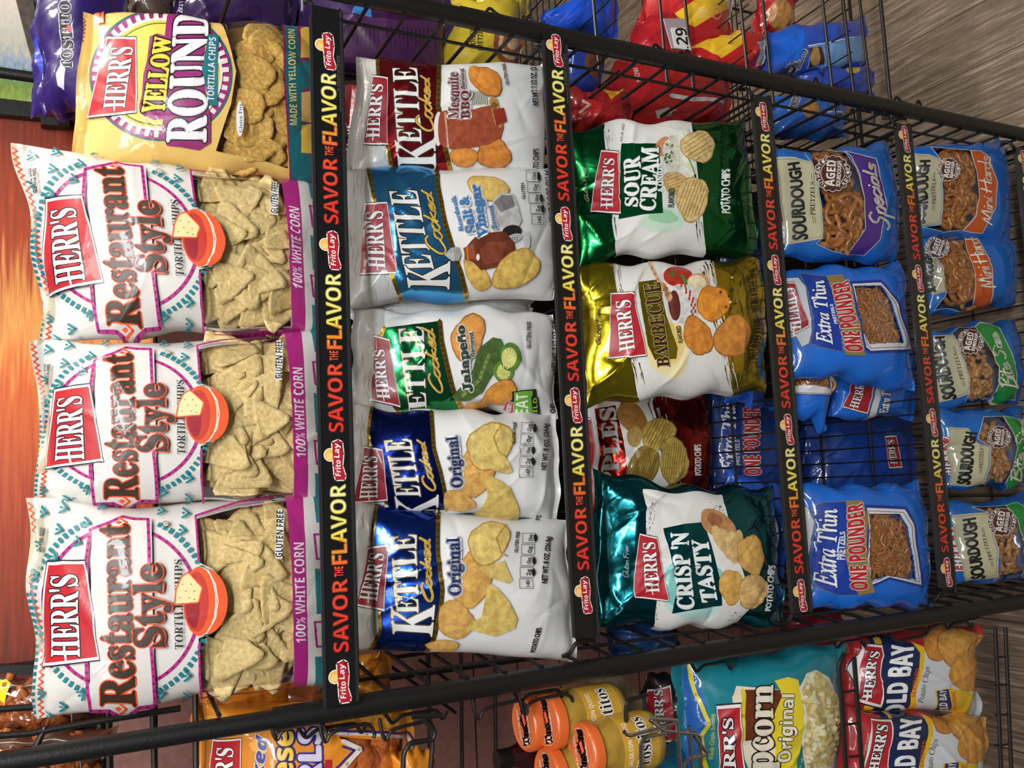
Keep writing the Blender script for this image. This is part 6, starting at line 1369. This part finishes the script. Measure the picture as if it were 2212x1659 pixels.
# popcorn
def pop(A):
    A.view('I')
    A.poly('colour_band', [(1480,1440),(1500,1438),(1520,1520),(1528,1560),(1505,1600),(1500,1700),(1486,1700),(1480,1560)], '1d62b4', 'film'); A.line('pattern', [(1490,1440),(1500,1500),(1527,1560),(1512,1590),(1520,1640),(1540,1700)], 9, 'e2cf2c')
    A.poly('picture', [(1580,1505),(1592,1482),(1690,1490),(1690,1700),(1620,1700),(1590,1600)], 'e8d9c0', 'film'); A.poly('picture', [(1605,1490),(1685,1490),(1690,1590),(1608,1600)], '6a3212', 'photo'); A.line('picture', [(1605,1492),(1602,1600)], 10, 'd8c23c')
    A.poly('pattern', [(1672,1470),(1700,1462),(1722,1468),(1735,1540),(1735,1590),(1720,1640),(1705,1700),(1665,1700),(1672,1640),(1662,1560),(1690,1500)], 'e8d02c', 'film')
    A.jag('pattern', (1700,1700), (1725,1630), 12, 'e8d02c', 'film', 3, 20)
    A.text('lettering', 'Popcorn', [(1662,1745),(1668,1480),(1622,1482),(1600,1745)], 'e6dcc6', 'serifb', ol=[(4.5, '120c0a')], bold=1.6)
    A.text('lettering', 'Original', [(1704,1645),(1714,1500),(1690,1500),(1676,1645)], 'ece4cc', 'sansb', ol=[(2.2, '16140c')], bold=.6); A.text('lettering', 'Whole Grain Serving', [(1540,1640),(1540,1540),(1530,1540),(1530,1640)], 'd8d048', 'serifbi')
    wp = [(1742,1660),(1735,1600),(1740,1540),(1730,1490),(1745,1462),(1765,1455),(1790,1470),(1800,1500),(1822,1520),(1825,1570),(1805,1620),(1800,1650)]
    A.poly('picture', [(p[0]+(p[0]-1775)*.13, p[1]+(p[1]-1560)*.07) for p in wp], 'dfe0d8'); A.poly('picture', wp, 'd8c98c', 'photo')
    A.badge([(1604,1690),(1598,1520),(1545,1524),(1552,1690)], [(1588,1730),(1582,1550),(1560,1550),(1562,1730)], w=5)
    r = random.Random(4)
    for k in range(150):
        x, y = r.uniform(1735, 1825), r.uniform(1458, 1658)
        if in_poly((x, y), wp): A.ell('picture', (x, y), r.uniform(4, 8), r.uniform(4, 8), r.choice(['efe4b0', 'e6d690', 'f4eecb', 'cdb768']), 'ink', n=9, wob=.4, seed=k)
sh = Shape([(1490,1720),(1478,1432),(1842,1392),(1842,1720)], (.085,.055), .07); A = Art(sh, 'I'); pop(A)
make_bag('popcorn_bag', 'teal bag of original popcorn with a heap of popcorn pictured', sh, A, '17808e', 'film', None, amp=.006, creases=26, seed=111, nx=52)
def dk(A): A.badge([(1462,1600),(1448,1480),(1400,1490),(1402,1600)], [(1440,1590),(1432,1490),(1415,1490),(1420,1590)], w=3); A.text('lettering', 'pop', [(1480,1590),(1478,1470),(1458,1470),(1458,1590)], '9a9a96', 'sansb', bold=2)
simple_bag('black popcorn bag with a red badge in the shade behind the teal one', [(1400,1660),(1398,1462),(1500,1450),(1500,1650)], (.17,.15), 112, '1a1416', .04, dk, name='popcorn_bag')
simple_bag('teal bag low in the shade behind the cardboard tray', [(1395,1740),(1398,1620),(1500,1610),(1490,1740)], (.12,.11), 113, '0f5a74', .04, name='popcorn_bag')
# seasoned chips
def oldbay(A, dx=0, dy=0, full=True):
    A.view('I'); f = lambda L: [(x+dx, y+dy) for x, y in L]
    A.poly('colour_band', f([(1870,1368),(1900,1362),(1985,1400),(1990,1440),(1960,1545),(1940,1560),(1860,1540),(1880,1520)]), '14264e', 'film'); A.poly('colour_band', f([(1885,1372),(1895,1366),(1870,1530),(1855,1535)]), 'e2b81c', 'film')
    A.poly('colour_band', f([(1965,1385),(2000,1400),(2060,1400),(2010,1440),(1990,1545),(1950,1560),(1940,1552),(1965,1500),(1985,1410)]), 'e2b81c', 'film'); A.poly('colour_band', f([(1995,1408),(2040,1392),(2150,1400),(2150,1560),(1960,1560),(1975,1500)]), 'cdd0d4', 'film')
    A.chip(tuple(f([(2030,1385)])[0]), 38, 40, 'c98a3c', seed=81, edge='a06426'); A.chip(tuple(f([(2075,1400)])[0]), 48, 48, 'd09a4a', seed=82, edge='a86a2c'); A.chip(tuple(f([(2120,1430)])[0]), 40, 58, 'd2a050', seed=83, edge='a86a2c'); A.chip(tuple(f([(2085,1450)])[0]), 36, 40, 'cf9444', seed=84)
    A.poly('picture', f([(2018,1492),(2050,1486),(2095,1495),(2092,1540),(2010,1542)]), 'dcb428'); A.poly('picture', f([(2022,1492),(2048,1488),(2048,1538),(2015,1540)]), '1c2c5c'); A.text('picture', 'OLD BAY', f([(2044,1540),(2044,1490),(2028,1490),(2028,1540)]), 'e8e4dc', 'sansb'); A.text('picture', 'SEASONING', f([(2062,1536),(2062,1494),(2054,1494),(2054,1536)]), 'b02020', 'sansb')
    A.text('lettering', 'OLD BAY', f([(1950,1545),(1972,1390),(1925,1394),(1908,1545)]), 'ecece8', 'sansb', bold=1); A.text('lettering', 'SEASONED', f([(1975,1505),(1983,1443),(1974,1442),(1966,1505)]), 'c8481c', 'sansb'); A.text('lettering', 'Potato Chips', f([(1992,1518),(2006,1440),(1994,1438),(1980,1518)]), '22242c', 'serifi')
    A.badge(f([(1900,1524),(1904,1394),(1860,1390),(1850,1512)]), f([(1880,1508),(1896,1408),(1874,1405),(1862,1508)]), w=3.5)
sh = Shape([(1835,1530),(1850,1372),(2140,1350),(2140,1560)], (.10,.07), .06); A = Art(sh, 'I'); oldbay(A)
make_bag('potato_chip_bag', 'seasoned potato chip bag with navy and yellow bands, nearer the left post', sh, A, 'b2242a', 'film', None, amp=.005, creases=22, seed=121, nx=48)
sh = Shape([(1838,1760),(1842,1535),(2160,1552),(2165,1760)], (.075,.045), .06); A = Art(sh, 'I'); oldbay(A, 20, 158)
A.text('lettering', 'FROM EAST COAST', [(1868,1640),(1880,1585),(1874,1583),(1862,1640)], 'e8c8c0', 'sans')
make_bag('potato_chip_bag', 'seasoned potato chip bag cut by the picture edge, below its twin', sh, A, 'b2242a', 'film', None, amp=.005, creases=22, seed=122, nx=48)
simple_bag('blue bag glimpsed behind the rungs left of the teal foil bag', [(1330,1440),(1330,1355),(1480,1340),(1490,1420)], (.16,.15), 123, '163c6c', .04)
simple_bag('red bag glimpsed behind the rungs near the third sign strip end', [(1700,1400),(1700,1330),(1830,1300),(1840,1390)], (.16,.15), 124, '7c1c20', .04)
